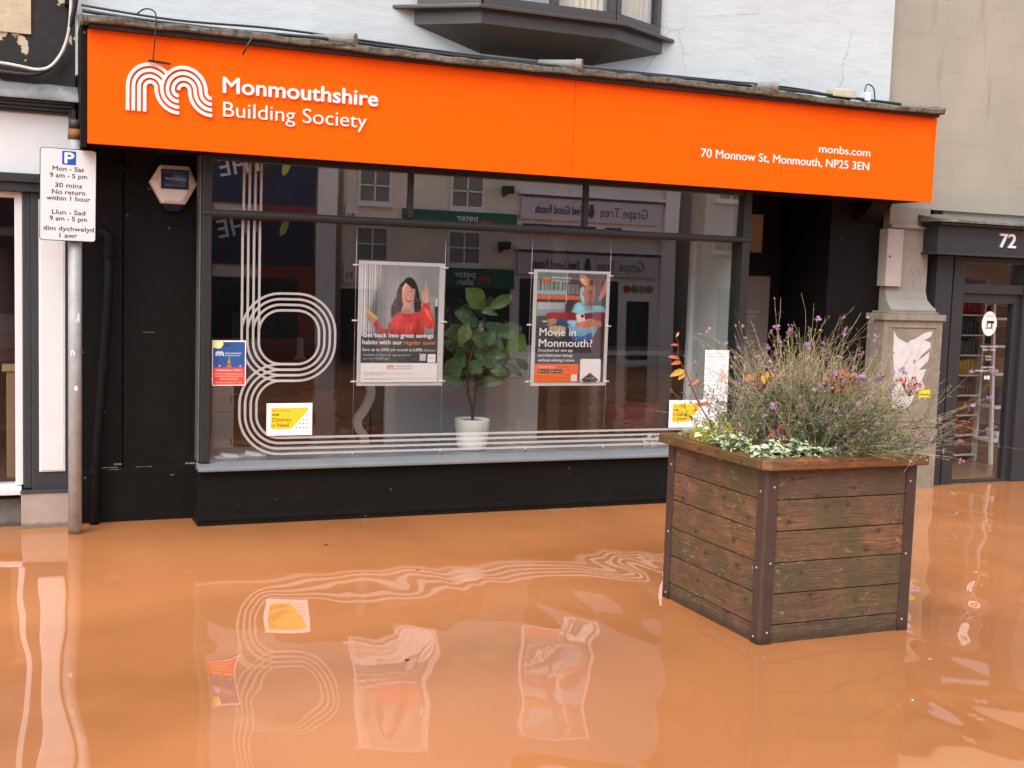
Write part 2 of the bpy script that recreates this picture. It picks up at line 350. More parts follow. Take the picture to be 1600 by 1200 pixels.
def glyphs(body, bold=0, res=4):
    k = (body, bold, res)
    if k in GC: return GC[k]
    cu = bpy.data.curves.new('letters', 'FONT'); cu.body = body; cu.size = 1; cu.resolution_u = res; cu.offset = bold; cu.fill_mode = 'FRONT'
    ob = bpy.data.objects.new('letters', cu); COL.objects.link(ob)
    dg = bpy.context.evaluated_depsgraph_get(); dg.update()
    me = bpy.data.meshes.new_from_object(ob.evaluated_get(dg))
    vs = [(v.co.x, v.co.y) for v in me.vertices]; fs = [tuple(p.vertices) for p in me.polygons]
    # consistent facing
    out = []
    for f in fs:
        a = sum(vs[f[i]][0] * vs[f[(i + 1) % len(f)]][1] - vs[f[(i + 1) % len(f)]][0] * vs[f[i]][1] for i in range(len(f)))
        out.append(f if a > 0 else f[::-1])
    COL.objects.unlink(ob); bpy.data.objects.remove(ob); bpy.data.curves.remove(cu); bpy.data.meshes.remove(me)
    GC[k] = (vs, out); return GC[k]
CAPH = max(p[1] for p in glyphs('H')[0])
def tag(o, label=None, cat=None, group=None, kind=None):
    for k, v in (('label', label), ('category', cat), ('group', group), ('kind', kind)):
        if v: o[k] = v
    return o
def thing(name, label, cat, loc, group=None):
    o = bpy.data.objects.new(name, None); o.empty_display_size = .1; COL.objects.link(o); o.location = loc
    return tag(o, label, cat, group)
def one(mb, name, label, cat, group=None, bevel=0):
    return tag(mb.build(name, None, bevel), label, cat, group)
def cat_mull(pts, n=6, closed=False):
    P = [Vector(p) for p in pts]; out = []
    N = len(P)
    rng = range(N if closed else N - 1)
    for i in rng:
        a, b, c, d = (P[(i - 1) % N], P[i], P[(i + 1) % N], P[(i + 2) % N]) if closed else (P[max(i - 1, 0)], P[i], P[i + 1], P[min(i + 2, N - 1)])
        for k in range(n):
            t = k / n; out.append(.5 * ((2 * b) + (c - a) * t + (2 * a - 5 * b + 4 * c - d) * t * t + (3 * b - a - 3 * c + d) * t ** 3))
    if not closed: out.append(P[-1])
    return out
def ribbon(mb, path, wd, m, y, depth=0, fn=None):
    """flat stroke of width wd along an (x,z) path at depth y"""
    P = [Vector((p[0], p[1])) for p in path]; L = []
    for i, p in enumerate(P):
        t = P[min(i + 1, len(P) - 1)] - P[max(i - 1, 0)]; t.normalize(); nrm = Vector((-t.y, t.x)) * wd / 2
        L.append((p + nrm, p - nrm))
    q = lambda p, yy: fn((p.x, yy, p.y)) if fn else (p.x, yy, p.y)
    n = len(L); vs = [q(a, y - depth) for a, b in L] + [q(b, y - depth) for a, b in L]
    fs = [(i, i + n, i + n + 1, i + 1) for i in range(n - 1)]
    if depth:
        vs += [q(a, y) for a, b in L] + [q(b, y) for a, b in L]
        fs += [(i, i + 1, i + 1 + 2 * n, i + 2 * n) for i in range(n - 1)] + [(i + n, i + 3 * n, i + 3 * n + 1, i + n + 1) for i in range(n - 1)]
        fs += [(0, 2 * n, 3 * n, n), (n - 1, 2 * n - 1, 4 * n - 1, 3 * n - 1)]
    mb.add(vs, fs, m)
def cat2(pts, n=6): return [(p.x, p.y) for p in cat_mull([(a, c, 0) for a, c in pts], n)]
def arc(cx, cz, r, a0, a1, n=16):
    return [(cx + r * math.cos(R(a0 + (a1 - a0) * i / n)), cz + r * math.sin(R(a0 + (a1 - a0) * i / n))) for i in range(n + 1)]
def rrect(x0, x1, z0, z1, r, n=5):
    return arc(x1 - r, z0 + r, r, -90, 0, n) + arc(x1 - r, z1 - r, r, 0, 90, n) + arc(x0 + r, z1 - r, r, 90, 180, n) + arc(x0 + r, z0 + r, r, 180, 270, n)
def ell(cx, cz, rx, rz, n=24, rot=0):
    c, s = math.cos(R(rot)), math.sin(R(rot)); o = []
    for i in range(n):
        a = 2 * math.pi * i / n; x, z = rx * math.cos(a), rz * math.sin(a); o.append((cx + x * c - z * s, cz + x * s + z * c))
    return o

# ------------------------------------------------------------------ setting
wm = MB(); wm.add([(-70, -70, 0), (90, -70, 0), (90, 60, 0), (-70, 60, 0)], [(0, 1, 2, 3)], m_water())
tag(wm.build('water'), kind='structure')
gm = MB(); gm.box(-70, 90, -70, 60, -.7, -.45, mat('wet_asphalt', (.05, .05, .05), .6)); tag(gm.build('ground'), kind='structure')
BASE = -.42

# ------------------------------------------------------------------ the building society shop
shop = thing('shop_building', 'white rendered building with a black shopfront and wide display window under the long orange sign', 'shop', (3.5, .1, 0))
# upper wall with an opening behind the bay
b = MB()
for x0, x1, z0, z1 in ((.36, 2.75, 2.75, 7), (4.0, 6.44, 2.75, 7), (2.75, 4.0, 2.75, 3.42), (2.75, 4.0, 5.2, 7)): b.box(x0, x1, .1, .4, z0, z1, RENDER)
b.build('upper_wall', shop)
b = MB(); b.box(.4, 6.4, .45, 8, 7, 7.2, mat('slate_roof', (.06, .06, .065), .6)); b.box(.36, 6.44, 7.8, 8, BASE, 7, RENDER); b.build('roof', shop)
# left pier of black boards
b = MB(); b.box(.36, .640, .215, .5, BASE, 2.75, BLACK); b.box(.646, 1.10, .20, .5, BASE, 2.75, BLACK); b.box(.36, 1.095, .19, .5, BASE, .345, BLACK); b.box(.64, .646, .225, .5, .345, 2.75, BLACKS)
random.seed(77)
def scuff(x0, x1, z, h, yy, nn=9):
    top = []; bot = []
    for i in range(nn + 1):
        x = x0 + (x1 - x0) * i / nn; t = random.uniform(.15, 1) * h; top.append((x, yy, z + t * .5)); bot.append((x, yy, z - t * .5))
    b.add(top + bot, [(i, i + 1, nn + 2 + i, nn + 1 + i) for i in range(nn)], SCUFF)
SCUFF = mat('bare_scuffed_timber', (.20, .19, .175), .8, var=.4, vs=30)
scuff(.50, .61, .349, .010, .1885); scuff(.59, .64, .365, .016, .2135); scuff(.72, .82, .348, .006, .1885); scuff(.49, .54, .70, .008, .2135); scuff(.755, .83, 1.205, .004, .1985); scuff(1.03, 1.09, .36, .014, .1985); scuff(.55, .63, .335, .005, .1885); scuff(.93, .96, .29, .006, .1885)
b.build('pier', shop, .006)
b = MB(); b.box(6.02, 6.57, .20, .9, BASE, 2.75, BLACK); b.prism([(.2, 2.16), (.06, 2.22), (.0, 2.28), (-.02, 2.317), (.2, 2.317)], 6.24, 6.44, BLACKS, 'x'); b.build('pier', shop, .006)
# stall riser and sill
b = MB(); b.box(1.07, 5.16, -.08, .3, BASE, .352, BLACK); b.box(1.064, 5.16, -.086, -.08, .03, .06, BLACK); b.build('stall_riser', shop, .01)
b = MB()
b.prism([(-.13, .352), (.01, .352), (.01, .398), (-.105, .382), (-.128, .374)], 1.066, 5.17, SILL, 'x'); b.build('window_sill', shop, .006)
# window frame
E_LOW, E_UP = .0157, -.018
b = MB(); b.box(1.085, 1.145, -.05, .1, .398, 2.32, GREYF); b.box(1.072, 1.085, -.03, .1, .398, 2.32, mat('worn_grey_paint', (.09, .09, .088), .5, var=.4)); b.build('window_jamb', shop, .006)
b = MB(); b.box(5.035, 5.10, -.05, .1, .40, 2.32, GREYF); b.build('window_jamb', shop, .006)
b = MB(); b.box(1.145, 5.035, -.04, .1, 2.29, 2.34, GREYF); b.build('window_head', shop, .004)
b = MB(); b.prism([(-.03 + .03 * math.cos(R(a)), 1.964 + .024 * math.sin(R(a))) for a in range(90, 271, 20)] + [(.07, 1.94), (.07, 1.988)], 1.09, 5.12, GREYF, 'x'); b.build('transom_bar', shop, .003)
for x in (2.441, 3.735):
    b = MB(); b.box(x - .017, x + .017, -.025, .06, 1.992, 2.29, GREYF); b.build('mullion', shop, .004)
def pane(x0, x1, z0, z1, e, m, nm='window_pane', y=0.0, th=.006, par=None):
    b = MB(); dy = e * (z1 - z0)
    b.prism([(y, z0), (y + th, z0), (y + th + dy, z1), (y + dy, z1)], x0, x1, m, 'x'); return b.build(nm, par or shop)
pane(1.145, 5.035, .392, 1.945, E_LOW, GLASS)
for x0, x1 in ((1.145, 2.424), (2.458, 3.718), (3.752, 5.035)): pane(x0, x1, 1.985, 2.295, E_UP, GLASSU, 'upper_window_pane')
gy = lambda z: E_LOW * (z - .392) if z < 1.965 else E_UP * (z - 1.985)
lean = lambda q: (q[0], q[1] + gy(q[2]), q[2])
# striped vinyl on the glass
b = MB(); SW, SP = .0155, .036
for k in range(4):
    x = 1.34 + SP * k + .006; R0 = .25 - SP * k; zb = .912 + SP * k; xr = 1.953 - SP * k; zt = 1.475 - SP * k
    up1 = [(x, 2.285), (x, 1.994)]; ribbon(b, up1, SW, DECAL, -.003, fn=lean)
    pth = [(x, 1.93), (x, zb + R0)] + arc(x + R0, zb + R0, R0, 180, 270, 14) + arc(xr - R0, zb + R0, R0, -90, 0, 14) + arc(xr - R0, zt - R0, R0, 0, 90, 14) + arc(x + R0, zt - R0, R0, 90, 172, 14)
    ribbon(b, pth, SW, DECAL, -.003 - .0003 * k, fn=lean)
    zt2 = 1.02 - SP * k; x2 = 1.335 + SP * k; z2 = .436 + SP * k * .98; R2 = .26 - SP * k
    pth = [(1.70, zt2), (x2 + R2, zt2)] + arc(x2 + R2, zt2 - R2, R2, 90, 180, 14) + arc(x2 + R2, z2 + R2, R2, 180, 270, 14) + [(2.5, z2), (3.5, z2), (4.97, z2)]
    ribbon(b, pth, SW, DECAL, -.005 - .0003 * k, fn=lean)
b.build('window_decal', shop)
# display interior
b = MB(); b.box(1.10, 5.14, .013, .82, .30, .365, mat('grey_display_shelf', (.30, .315, .33), .35, var=.06)); b.build('display_shelf', shop)
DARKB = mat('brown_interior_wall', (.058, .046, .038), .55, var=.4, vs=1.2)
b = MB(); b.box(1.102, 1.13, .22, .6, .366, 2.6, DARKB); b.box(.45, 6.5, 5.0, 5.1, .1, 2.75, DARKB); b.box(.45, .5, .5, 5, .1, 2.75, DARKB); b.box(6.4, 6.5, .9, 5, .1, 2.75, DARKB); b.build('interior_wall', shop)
b = MB(); b.box(5.06, 5.14, .1, .66, .365, 2.6, mat('pale_green_lining', (.50, .56, .53), .3, var=.05)); b.box(5.02, 5.06, .64, .68, .365, 2.6, WHITEP); b.build('window_lining', shop)
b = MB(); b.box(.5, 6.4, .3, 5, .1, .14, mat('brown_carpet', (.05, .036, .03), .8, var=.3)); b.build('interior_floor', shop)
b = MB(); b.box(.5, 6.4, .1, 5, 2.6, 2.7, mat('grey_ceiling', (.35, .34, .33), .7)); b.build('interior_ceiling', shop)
# door recess
dr = MB(); dr.box(5.16, 5.27, .84, .92, .08, 2.4, BLACK); dr.box(5.27, 6.02, .84, .92, 1.71, 1.90, BLACK); dr.box(5.985, 6.02, .84, .92, .08, 1.71, BLACK)
dr.box(5.84, 6.02, .84, .92, 1.90, 2.4, BLACK); dr.box(5.27, 5.84, .84, .92, 2.22, 2.4, BLACK); dr.box(5.27, 5.985, .84, .92, .08, .3, BLACK); dr.box(5.27, 5.33, .85, .91, .3, 1.71, BLACK); dr.box(5.94, 5.985, .85, .91, .3, 1.71, BLACK)
door = dr.build('door', shop, .004)
DOOR_REFL = mat('door_glass_painted_reflection', (.24, .23, .21), .14, spec=.6, var=.08, vs=1)  # reflection of the pale building opposite, put into the pane's flat grey colour
b = MB(); b.box(5.33, 5.94, .87, .885, .3, 1.71, DOOR_REFL); b.build('door_pane', door)
b = MB(); b.box(5.27, 5.84, .87, .885, 1.90, 2.22, mat('fanlight_painted_reflection', (.36, .34, .30), .15, var=.1, vs=1)); b.build('fanlight', door)  # fanlight's bright reflection is painted in as an opaque pale colour
PALE = ink('#b9b4ab')
for tx, x1, z, h in (('Monmouthshire', 5.85, 1.395, .028), ('Building Society', 5.82, 1.355, .026), ('Monmouth', 5.75, 1.31, .022), ('Monday 9:00 - 5:00', 5.82, 1.235, .017), ('Tuesday 9:00 - 5:00', 5.82, 1.19, .017), ('Wednesday 9:30 - 5:00', 5.82, 1.145, .017), ('Thursday 9:00 - 5:00', 5.82, 1.10, .017), ('Friday 9:00 - 5:00', 5.82, 1.055, .017)):
    b = MB(); b.text(tx, 5.50, x1, z, h, .868, PALE); b.build('door_lettering', door)
b = MB(); b.tube([(5.40, .84, .75), (5.40, .80, .78), (5.40, .80, 1.15), (5.40, .84, 1.18)], .012, CLIP); b.build('door_handle', door)
b = MB(); b.box(5.16, 5.2, .1, .84, .08, 2.4, BLACK); b.box(5.16, 6.02, .3, 6, BASE, .07, mat('doorstep_tiles', (.08, .075, .07), .5)); b.build('door_recess', shop)
# soffit, fascia carcass and mossy lead cornice belong to the building
b = MB(); b.box(.40, 6.55, -.275, .2, 2.318, 2.335, BLACKS); b.box(.40, 6.55, -.275, .12, 2.335, 2.975, BLACKS); b.box(.37, .40, -.26, .2, 2.30, 3.0, BLACK); b.build('fascia_box', shop)
b = MB()
N = 60; vs = []; random.seed(5)
for i in range(N + 1):
    x = .372 + (6.58 - .372) * i / N; sag = .009 * math.sin(i * .21) + random.uniform(-.004, .004); t = .034 + random.uniform(-.005, .006)
    vs += [(x, -.375 + random.uniform(-.006, .006), 2.978 + sag), (x, -.382 + random.uniform(-.006, .006), 2.978 + t + sag), (x, .12, 3.10 + sag * .4), (x, .12, 2.976)]
fs = []
for i in range(N):
    a = 4 * i
    for k in range(4): fs.append((a + k, a + (k + 1) % 4, a + 4 + (k + 1) % 4, a + 4 + k))
fs += [(0, 1, 2, 3), (4 * N + 3, 4 * N + 2, 4 * N + 1, 4 * N)]
b.add(vs, fs, MOSSY); b.build('cornice', shop, .005)
b = MB(); b.box(.41, 6.56, -.34, -.27, 2.955, 2.985, mat('dark_red_brown_batten', (.022, .012, .010), .6)); b.build('cornice_batten', shop)
# bay window
bay = MB(); o = [(2.47, .1), (2.84, -.18), (3.83, -.18), (4.357, .1)]
n1 = [(2.315, .1), (2.80, -.235), (3.88, -.235), (4.46, .1)]
BAYG = mat('bay_grey_paint', (.055, .052, .050), .35, var=.05)
vs = [(2.952, .1, 3.136), (3.797, .1, 3.138)] + [(x, y, 3.278) for x, y in o]
bay.add(vs, [(0, 3, 2), (0, 1, 4, 3), (1, 5, 4)], mat('bay_soffit_paint', (.082, .074, .068), .45, var=.06))
bay.prism(o, 3.278, 3.365, BAYG, 'z')
bayo = bay.build('bay_window', shop)
b = MB(); b.prism(n1, 3.365, 3.39, BAYG, 'z'); b.prism([(2.40, .1), (2.82, -.205), (3.86, -.205), (4.40, .1)], 3.39, 3.40, BAYG, 'z'); b.build('sill', bayo, .006)
b = MB()
def post(b, p, s_, z0, z1, m):
    b.box(p[0] - s_, p[0] + s_, p[1] - s_, p[1] + s_, z0, z1, m)
fr = [(2.49, .08), (2.85, -.165), (3.82, -.165), (4.30, .08)]
for (xa, ya), (xb, yb) in zip(fr[:-1], fr[1:]):
    dx, dy = xb - xa, yb - ya; L = math.hypot(dx, dy); an = math.atan2(dy, dx); mt = Matrix.Translation((xa, ya, 0)) @ Matrix.Rotation(an, 4, 'Z')
    b.box(0, L, -.03, .03, 3.4, 3.455, BAYG, mt); b.box(0, L, -.03, .03, 5.1, 5.2, BAYG, mt)
    for u in ((.0, .045), (L - .045, L)): b.box(u[0], u[1], -.031, .031, 3.455, 5.1, BAYG, mt)
    if L > .9: b.box(L * .53 - .025, L * .53 + .025, -.031, .031, 3.455, 5.1, BAYG, mt)
b.build('frame', bayo, .003)
b = MB(); b.prism([(2.3, .1), (2.8, -.25), (3.87, -.25), (4.48, .1)], 5.2, 5.3, BAYG, 'z'); b.build('canopy', bayo)
for (xa, ya), (xb, yb) in zip(fr[:-1], fr[1:]):
    mt = Matrix.Translation((xa, ya, 0)) @ Matrix.Rotation(math.atan2(yb - ya, xb - xa), 4, 'Z'); L = math.hypot(xb - xa, yb - ya)
    b = MB(); b.box(.045, L - .045, -.003, .003, 3.455, 5.1, GLASSD, mt); b.build('pane', bayo)
b = MB(); CUR = mat('cream_curtain', (.62, .57, .43), .8, var=.2, vs=14)
def curtain(xa, ya, xb, yb, amp=.018, nn=40, m=CUR):
    vs = []
    for i in range(nn + 1):
        t = i / nn; off = amp * math.sin(i * 1.15) ; dx, dy = xb - xa, yb - ya; L = math.hypot(dx, dy)
        x, y = xa + dx * t - dy / L * off, ya + dy * t + dx / L * off; vs += [(x, y, 3.41), (x, y, 5.1)]
    b.add(vs, [(2 * i, 2 * i + 2, 2 * i + 3, 2 * i + 1) for i in range(nn)], m, True)
curtain(3.46, -.06, 3.80, -.06); curtain(3.86, -.05, 4.22, .07); curtain(2.58, .06, 2.80, -.06, m=mat('blue_grey_blind', (.50, .54, .60), .8))
b.build('curtain', bayo)
b = MB(); b.box(2.6, 4.2, .5, .55, 3.3, 5.2, mat('bay_room_wall', (.55, .57, .62), .8)); b.box(2.75, 4.0, .1, .5, 3.40, 3.42, WHITEP); b.build('room_wall', bayo)

# ------------------------------------------------------------------ orange fascia sign
sign = thing('fascia_sign', 'long orange shop sign with white striped logo and lettering above the display window', 'shop sign', (3.5, -.29, 2.31))
for x0, x1 in ((.404, 3.4815), (3.4845, 6.577)):
    b = MB(); b.box(x0, x1, -.30, -.278, 2.312, 2.955, ORANGE); b.build('sign_panel', sign, .002)
b = MB(); b.text('Monmouthshire', 1.162, 2.113, 2.664, .090, -.302, LETTER, .012, .022); b.build('lettering', sign)
b = MB(); b.text('Building Society', 1.164, 2.046, 2.525, .086, -.302, LETTER, .008, -.004); b.build('lettering', sign)
b = MB(); b.text('monbs.com', 5.487, 5.956, 2.620, .055, -.3005, LETTER, .002, .008); b.build('lettering', sign)
b = MB(); b.text('70 Monnow St, Monmouth, NP25 3EN', 4.481, 5.952, 2.517, .058, -.3005, LETTER, .002, .008); b.build('lettering', sign)
def logo(b, X, Z, s, m, y, depth=0, wd=17.5, fn=None):
    """the striped m: nested arches of four strokes flowing into each other, in a 470 x 255 box from its lower left corner"""
    c1, cq, c2, c3, zc = 128, 278, 308, 458, 127
    pr = lambda P: [(X + p[0] * s, Z + p[1] * s * 1.045) for p in P]
    for k in range(4):
        r = 120 - 30 * k
        A = [(c1 - r, 0), (c1 - r, zc)] + [p for p in arc(c1, zc, r, 180, 0, 40)[1:] if math.hypot(p[0] - c2, p[1] - zc) > 119]
        ribbon(b, pr(A), wd * s, m, y - .0002 * k * (1 if depth else .2), depth, fn)
        ribbon(b, pr(arc(cq, zc, r, 180, 272, 20)), wd * s, m, y - .0002 * k * (1 if depth else .2), depth, fn)
        B = arc(c2, zc, r, 180, 0, 36) + arc(c3, zc, 30 + 30 * k, 180, 272, 18)[1:]
        ribbon(b, pr(B), wd * s, m, y - (.0012 + .0002 * k) * (1 if depth else .2), depth, fn)
b = MB(); logo(b, .612, 2.515, .493 / 468, LETTER, -.302, .012); b.build('logo', sign)

# cables and fittings lying along the top of the cornice
def cable(path, r=.008, label='', m=WIRE, name='cable', n=6):
    b = MB(); b.tube(cat_mull(path, 6), r, m, n); return one(b, name, label, 'cable', 'cables along the cornice')
cable([(.38, -.2, 3.07), (.7, -.25, 3.045), (1.2, -.28, 3.035), (1.8, -.29, 3.045), (2.5, -.3, 3.03), (3.3, -.3, 3.03), (4.4, -.28, 3.045), (5.2, -.27, 3.05), (6.3, -.2, 3.05)], .011, 'thick black cable running the whole length of the cornice above the sign')
cable([(.38, -.1, 3.12), (.9, -.2, 3.075), (1.5, -.2, 3.09), (2.2, -.22, 3.07), (2.9, -.2, 3.06), (3.7, -.2, 3.065), (4.6, -.15, 3.085), (5.4, -.1, 3.10), (5.9, -.1, 3.06)], .007, 'thin black cable rising in shallow loops behind the thick one on the cornice')
cable([(3.6, -.33, 3.02), (4.0, -.32, 3.035), (4.5, -.31, 3.045), (4.9, -.31, 3.06), (5.3, -.3, 3.02)], .005, 'slack thin cable on the cornice just right of the middle pipe stub')
cable([(.66, -.35, 3.05), (.71, -.375, 3.085), (.765, -.39, 3.06), (.762, -.39, 2.93), (.757, -.345, 2.80)], .0045, 'thin wire looping over the cornice and hanging down in front of the striped logo')
cable([(1.315, -.39, 2.985), (1.285, -.40, 2.935), (1.265, -.37, 2.885)], .006, 'short stiff wire end poking down over the sign above the lettering')
b = MB(); b.box(-.02, .105, -.004, .004, -.007, .007, mat('dark_metal_strip', (.012, .01, .01), .5), Matrix.Translation((.752, -.33, 2.803)) @ Matrix.Rotation(R(4), 4, 'Y'))
one(b, 'metal_strip', 'small dark metal strip fixed on the orange sign at the end of the hanging wire', 'metal strip')
PIPE = mat('weathered_pipe', (.22, .215, .20), .7, var=.3, vs=20, bump=.002)
for x, lb in ((1.93, 'grey pipe stub on the cornice above the shop lettering, leftmost of three'), (3.47, 'grey pipe stub on the cornice above the joint of the sign'), (5.03, 'grey pipe stub on the cornice at the right part of the sign')):
    b = MB(); b.tube([(x - .22, -.2, 3.06), (x - .03, -.345, 3.045), (x, -.36, 3.042)], [.022, .032, .032], PIPE, 14); b.tube([(x - .02, -.36, 3.045), (x + .014, -.385, 3.042)], .038, PIPE, 12, True, False)
    one(b, 'pipe_stub', lb, 'pipe', 'pipe stubs on the cornice')
b = MB(); b.box(5.62, 5.83, -.26, -.16, 3.045, 3.105, mat('old_cream_plastic', (.50, .46, .34), .6, var=.4, vs=18)); one(b, 'junction_box', 'long cream junction box stained with algae on the cornice', 'junction box', bevel=.006)
b = MB(); b.box(5.93, 5.985, -.24, -.18, 3.04, 3.105, WHITEP); one(b, 'junction_box', 'small upright white junction box at the right end of the cornice', 'junction box', bevel=.006)
cable([(5.95, -.2, 3.10), (5.98, -.19, 3.17), (6.05, -.18, 3.15), (6.07, -.18, 3.06)], .005, 'small wire loop above the upright white junction box')

# ------------------------------------------------------------------ alarm box, drainpipe
al = thing('alarm_box', 'white hexagonal burglar alarm box with dark blue label on the black pier', 'alarm', (.935, .2, 2.0))
hx = [(.790, 2.144), (.852, 2.252), (1.028, 2.252), (1.079, 2.144), (1.008, 2.015), (.863, 2.015)]
hi = [(.83, 2.144), (.872, 2.215), (1.008, 2.215), (1.04, 2.144), (.985, 2.035), (.886, 2.035)]
b = MB(); ALW = mat('white_plastic', (.78, .79, .81), .4, var=.04)
n = 6; vs = [(x, .2, z) for x, z in hx] + [(x, .135, z) for x, z in hx] + [(x, .115, z) for x, z in hi]
b.add(vs, [(i, (i + 1) % 6, (i + 1) % 6 + 6, i + 6) for i in range(6)] + [(i + 6, (i + 1) % 6 + 6, (i + 1) % 6 + 12, i + 12) for i in range(6)] + [tuple(range(12, 18))], ALW); b.build('case', al, .004)
b = MB(); b.prism([(.868, 2.014), (1.003, 2.014), (.980, 1.972), (.892, 1.972)], .14, .2, mat('dark_blue_lens', (.008, .012, .035), .2)); b.build('strobe_lens', al, .003)
b = MB(); b.box(.856, 1.024, .1105, .1145, 2.105, 2.225, ink('#101e45')); b.box(.93, 1.012, .1095, .1105, 2.150, 2.195, ink('#2f5c92'))
b.text('FIRE & SECURITY', .872, 1.012, 2.200, .013, .1094, ink('#5d7390')); b.text('waveley', .880, 1.006, 2.158, .028, .109, ink('#8fb0d0'), 0, .01)
b.text('Fire Security Installations', .872, 1.01, 2.140, .007, .1094, ink('#8a93a5')); b.text('0845 873 8373', .880, 1.004, 2.122, .013, .1094, ink('#7d9cc0')); b.build('label_plate', al)
b = MB(); b.tube(cat_mull([(.50, .16, 1.81), (.535, .15, 1.808), (.553, .14, 1.78), (.553, .14, 1.72)], 5), .033, BLACK, 12); b.tube([(.553, .14, 1.73), (.545, .14, 1.4), (.52, .14, 1.0), (.485, .14, .5), (.455, .14, BASE)], .03, BLACK, 14)
for z, x in ((1.7, .552), (1.0, .52), (.35, .473)): b.tube([(x, .14, z - .03), (x, .14, z + .03)], .036, BLACK, 14, True, False)
one(b, 'drainpipe', 'black drainpipe with an elbow at its top beside the black pier', 'drainpipe')
b = MB(); b.box(.60, .66, .165, .2, 2.2, 2.26, BLACK); b.tube([(.63, .17, 2.23), (.63, .12, 2.22)], .018, BLACK, 10)
one(b, 'wall_bracket', 'small black camera bracket on the left edge of the black pier above the drainpipe', 'bracket')
b = MB(); b.box(.78, .83, .14, .2, 2.29, 2.315, BLACK); b.box(.785, .825, .15, .2, 2.255, 2.29, BLACK); one(b, 'wall_bracket', 'small black bracket tight under the sign to the left of the alarm box', 'bracket')

# ------------------------------------------------------------------ parking sign
ps = thing('parking_sign', 'white parking restriction sign on a grey galvanised pole standing in the flood', 'street sign', (.345, -.1, 0))
b = MB(); b.tube([(.345, -.1, BASE), (.345, -.1, 2.37)], .0385, STEEL, 24); b.tube([(.345, -.1, 2.37), (.345, -.1, 2.39)], [.0385, .034], STEEL, 24); b.build('pole', ps)
b = MB(); b.tube([(.345, -.1, 2.345), (.345, -.1, 2.405)], .0405, RUST, 24); b.tube([(.345, -.1, 2.405), (.345, -.1, 2.46)], .036, mat('dark_pole_cap', (.03, .022, .018), .6), 24); b.build('rusty_collar', ps)
TILT = Matrix.Translation((.306, 0, 2.015)) @ Matrix.Rotation(R(.5), 4, 'Y') @ Matrix.Translation((-.306, 0, -2.015))
tf = lambda q: tuple(TILT @ Vector(q))
b = MB(); b.prism(rrect(.150, .459, 1.752, 2.285, .018), -.164, -.160, ink('#1a1a1a'), 'y', TILT); b.prism(rrect(.154, .455, 1.756, 2.281, .015), -.166, -.164, mat('sign_white', (.66, .69, .70), .35, var=.02), 'y', TILT); b.build('plate', ps)
for z in (2.15, 1.83):
    b = MB(); b.box(.30, .39, -.16, -.06, z, z + .04, STEEL); b.build('clamp', ps)
b = MB(); b.prism(rrect(.270, .346, 2.193, 2.271, .004), -.1668, -.166, ink('#1f4fa8'), 'y', TILT); b.text('P', .285, .334, 2.203, .058, -.167, ink('#f4f4f4'), 0, .035, tf); b.build('parking_symbol', ps)
TX = ink('#151515')
for grp in ((('Mon - Sat', .219, .390, 2.156), ('9 am - 5 pm', .204, .407, 2.117)), (('30 mins', .232, .379, 2.061), ('No return', .217, .397, 2.022), ('within 1 hour', .187, .426, 1.986)), (('Llun - Sad', .218, .399, 1.906), ('9 am - 5 pm', .205, .408, 1.869)), (('dim dychwelyd', .172, .447, 1.811), ('1 awr', .259, .356, 1.772))):
    b = MB()
    for s_, x0, x1, z in grp: b.text(s_, x0, x1, z, .0255, -.167, TX, 0, .014, tf)
    b.build('lettering', ps)
def sticker(z, a, pts, nm='sticker'):
    b = MB(); vs = []
    for u, v in pts:
        an = R(a) + u / .0392; vs.append((.345 + .0392 * math.sin(an), -.1 - .0392 * math.cos(an), z + v))
    b.add(vs, [tuple(range(len(vs)))], PAPER); b.build(nm, ps)
sticker(1.30, 20, [(-.012, -.03), (.01, -.03), (.014, .01), (.01, .035), (0, .03), (-.004, .0), (-.014, -.015)])
sticker(1.09, -25, [(-.012, -.015), (.012, -.012), (.014, .01), (.004, .025), (-.010, .018)]); sticker(.885, 5, [(.01 * math.cos(R(i * 36)), .015 * math.sin(R(i * 36))) for i in range(10)])

# ------------------------------------------------------------------ neighbouring shop on the left
ls = thing('shop_building', 'shop at the left edge with white fascia board and peeling black wall above', 'shop', (-2, .3, 0))
b = MB(); b.box(-6, .36, .2, .5, 2.66, 7, PEEL); b.box(-1.2, .112, .19, .2, 2.975, 5, mat('cream_wall_paint', (.50, .42, .28), .7, var=.2, vs=9, bump=.004)); b.box(.30, .36, .12, .2, 3.16, 7, BLACKS); b.build('upper_wall', ls)
b = MB(); b.box(-6, .36, .5, 6, 6.9, 7.0, LEAD); b.box(-6, .4, 5.9, 6, BASE, 6.9, DARKB); b.build('roof', ls)
b = MB()
vs = []; N = 24
for i in range(N + 1):
    x = -1.5 + (.375 + 1.5) * i / N; q = random.uniform(-.004, .004)
    vs += [(x, .2, 2.69 + q), (x, .12, 2.665 + q), (x, .045 + q, 2.60), (x, .045 + q, 2.58)]
b.add(vs, [(4 * i + k, 4 * i + k + 1, 4 * i + 5 + k, 4 * i + 4 + k) for i in range(N) for k in range(3)], LEAD, True)
b.add([(.375, .2, 2.69), (.375, .12, 2.665), (.375, .045, 2.60), (.375, .045, 2.575), (.375, .2, 2.575)], [(0, 1, 2, 3, 4)], LEAD); b.build('lead_flashing', ls)
b = MB()
for k, (z0, z1, y) in enumerate(((2.565, 2.585, .07), (2.545, 2.565, .09), (2.525, 2.545, .11), (2.508, 2.525, .13))): b.box(-6, .357 - .009 * k, y, .2, z0, z1, CHAR)
b.box(.320, .357, .11, .2, 2.03, 2.525, CHAR); b.box(.335, .360, .09, .11, 2.03, 2.545, CHAR)
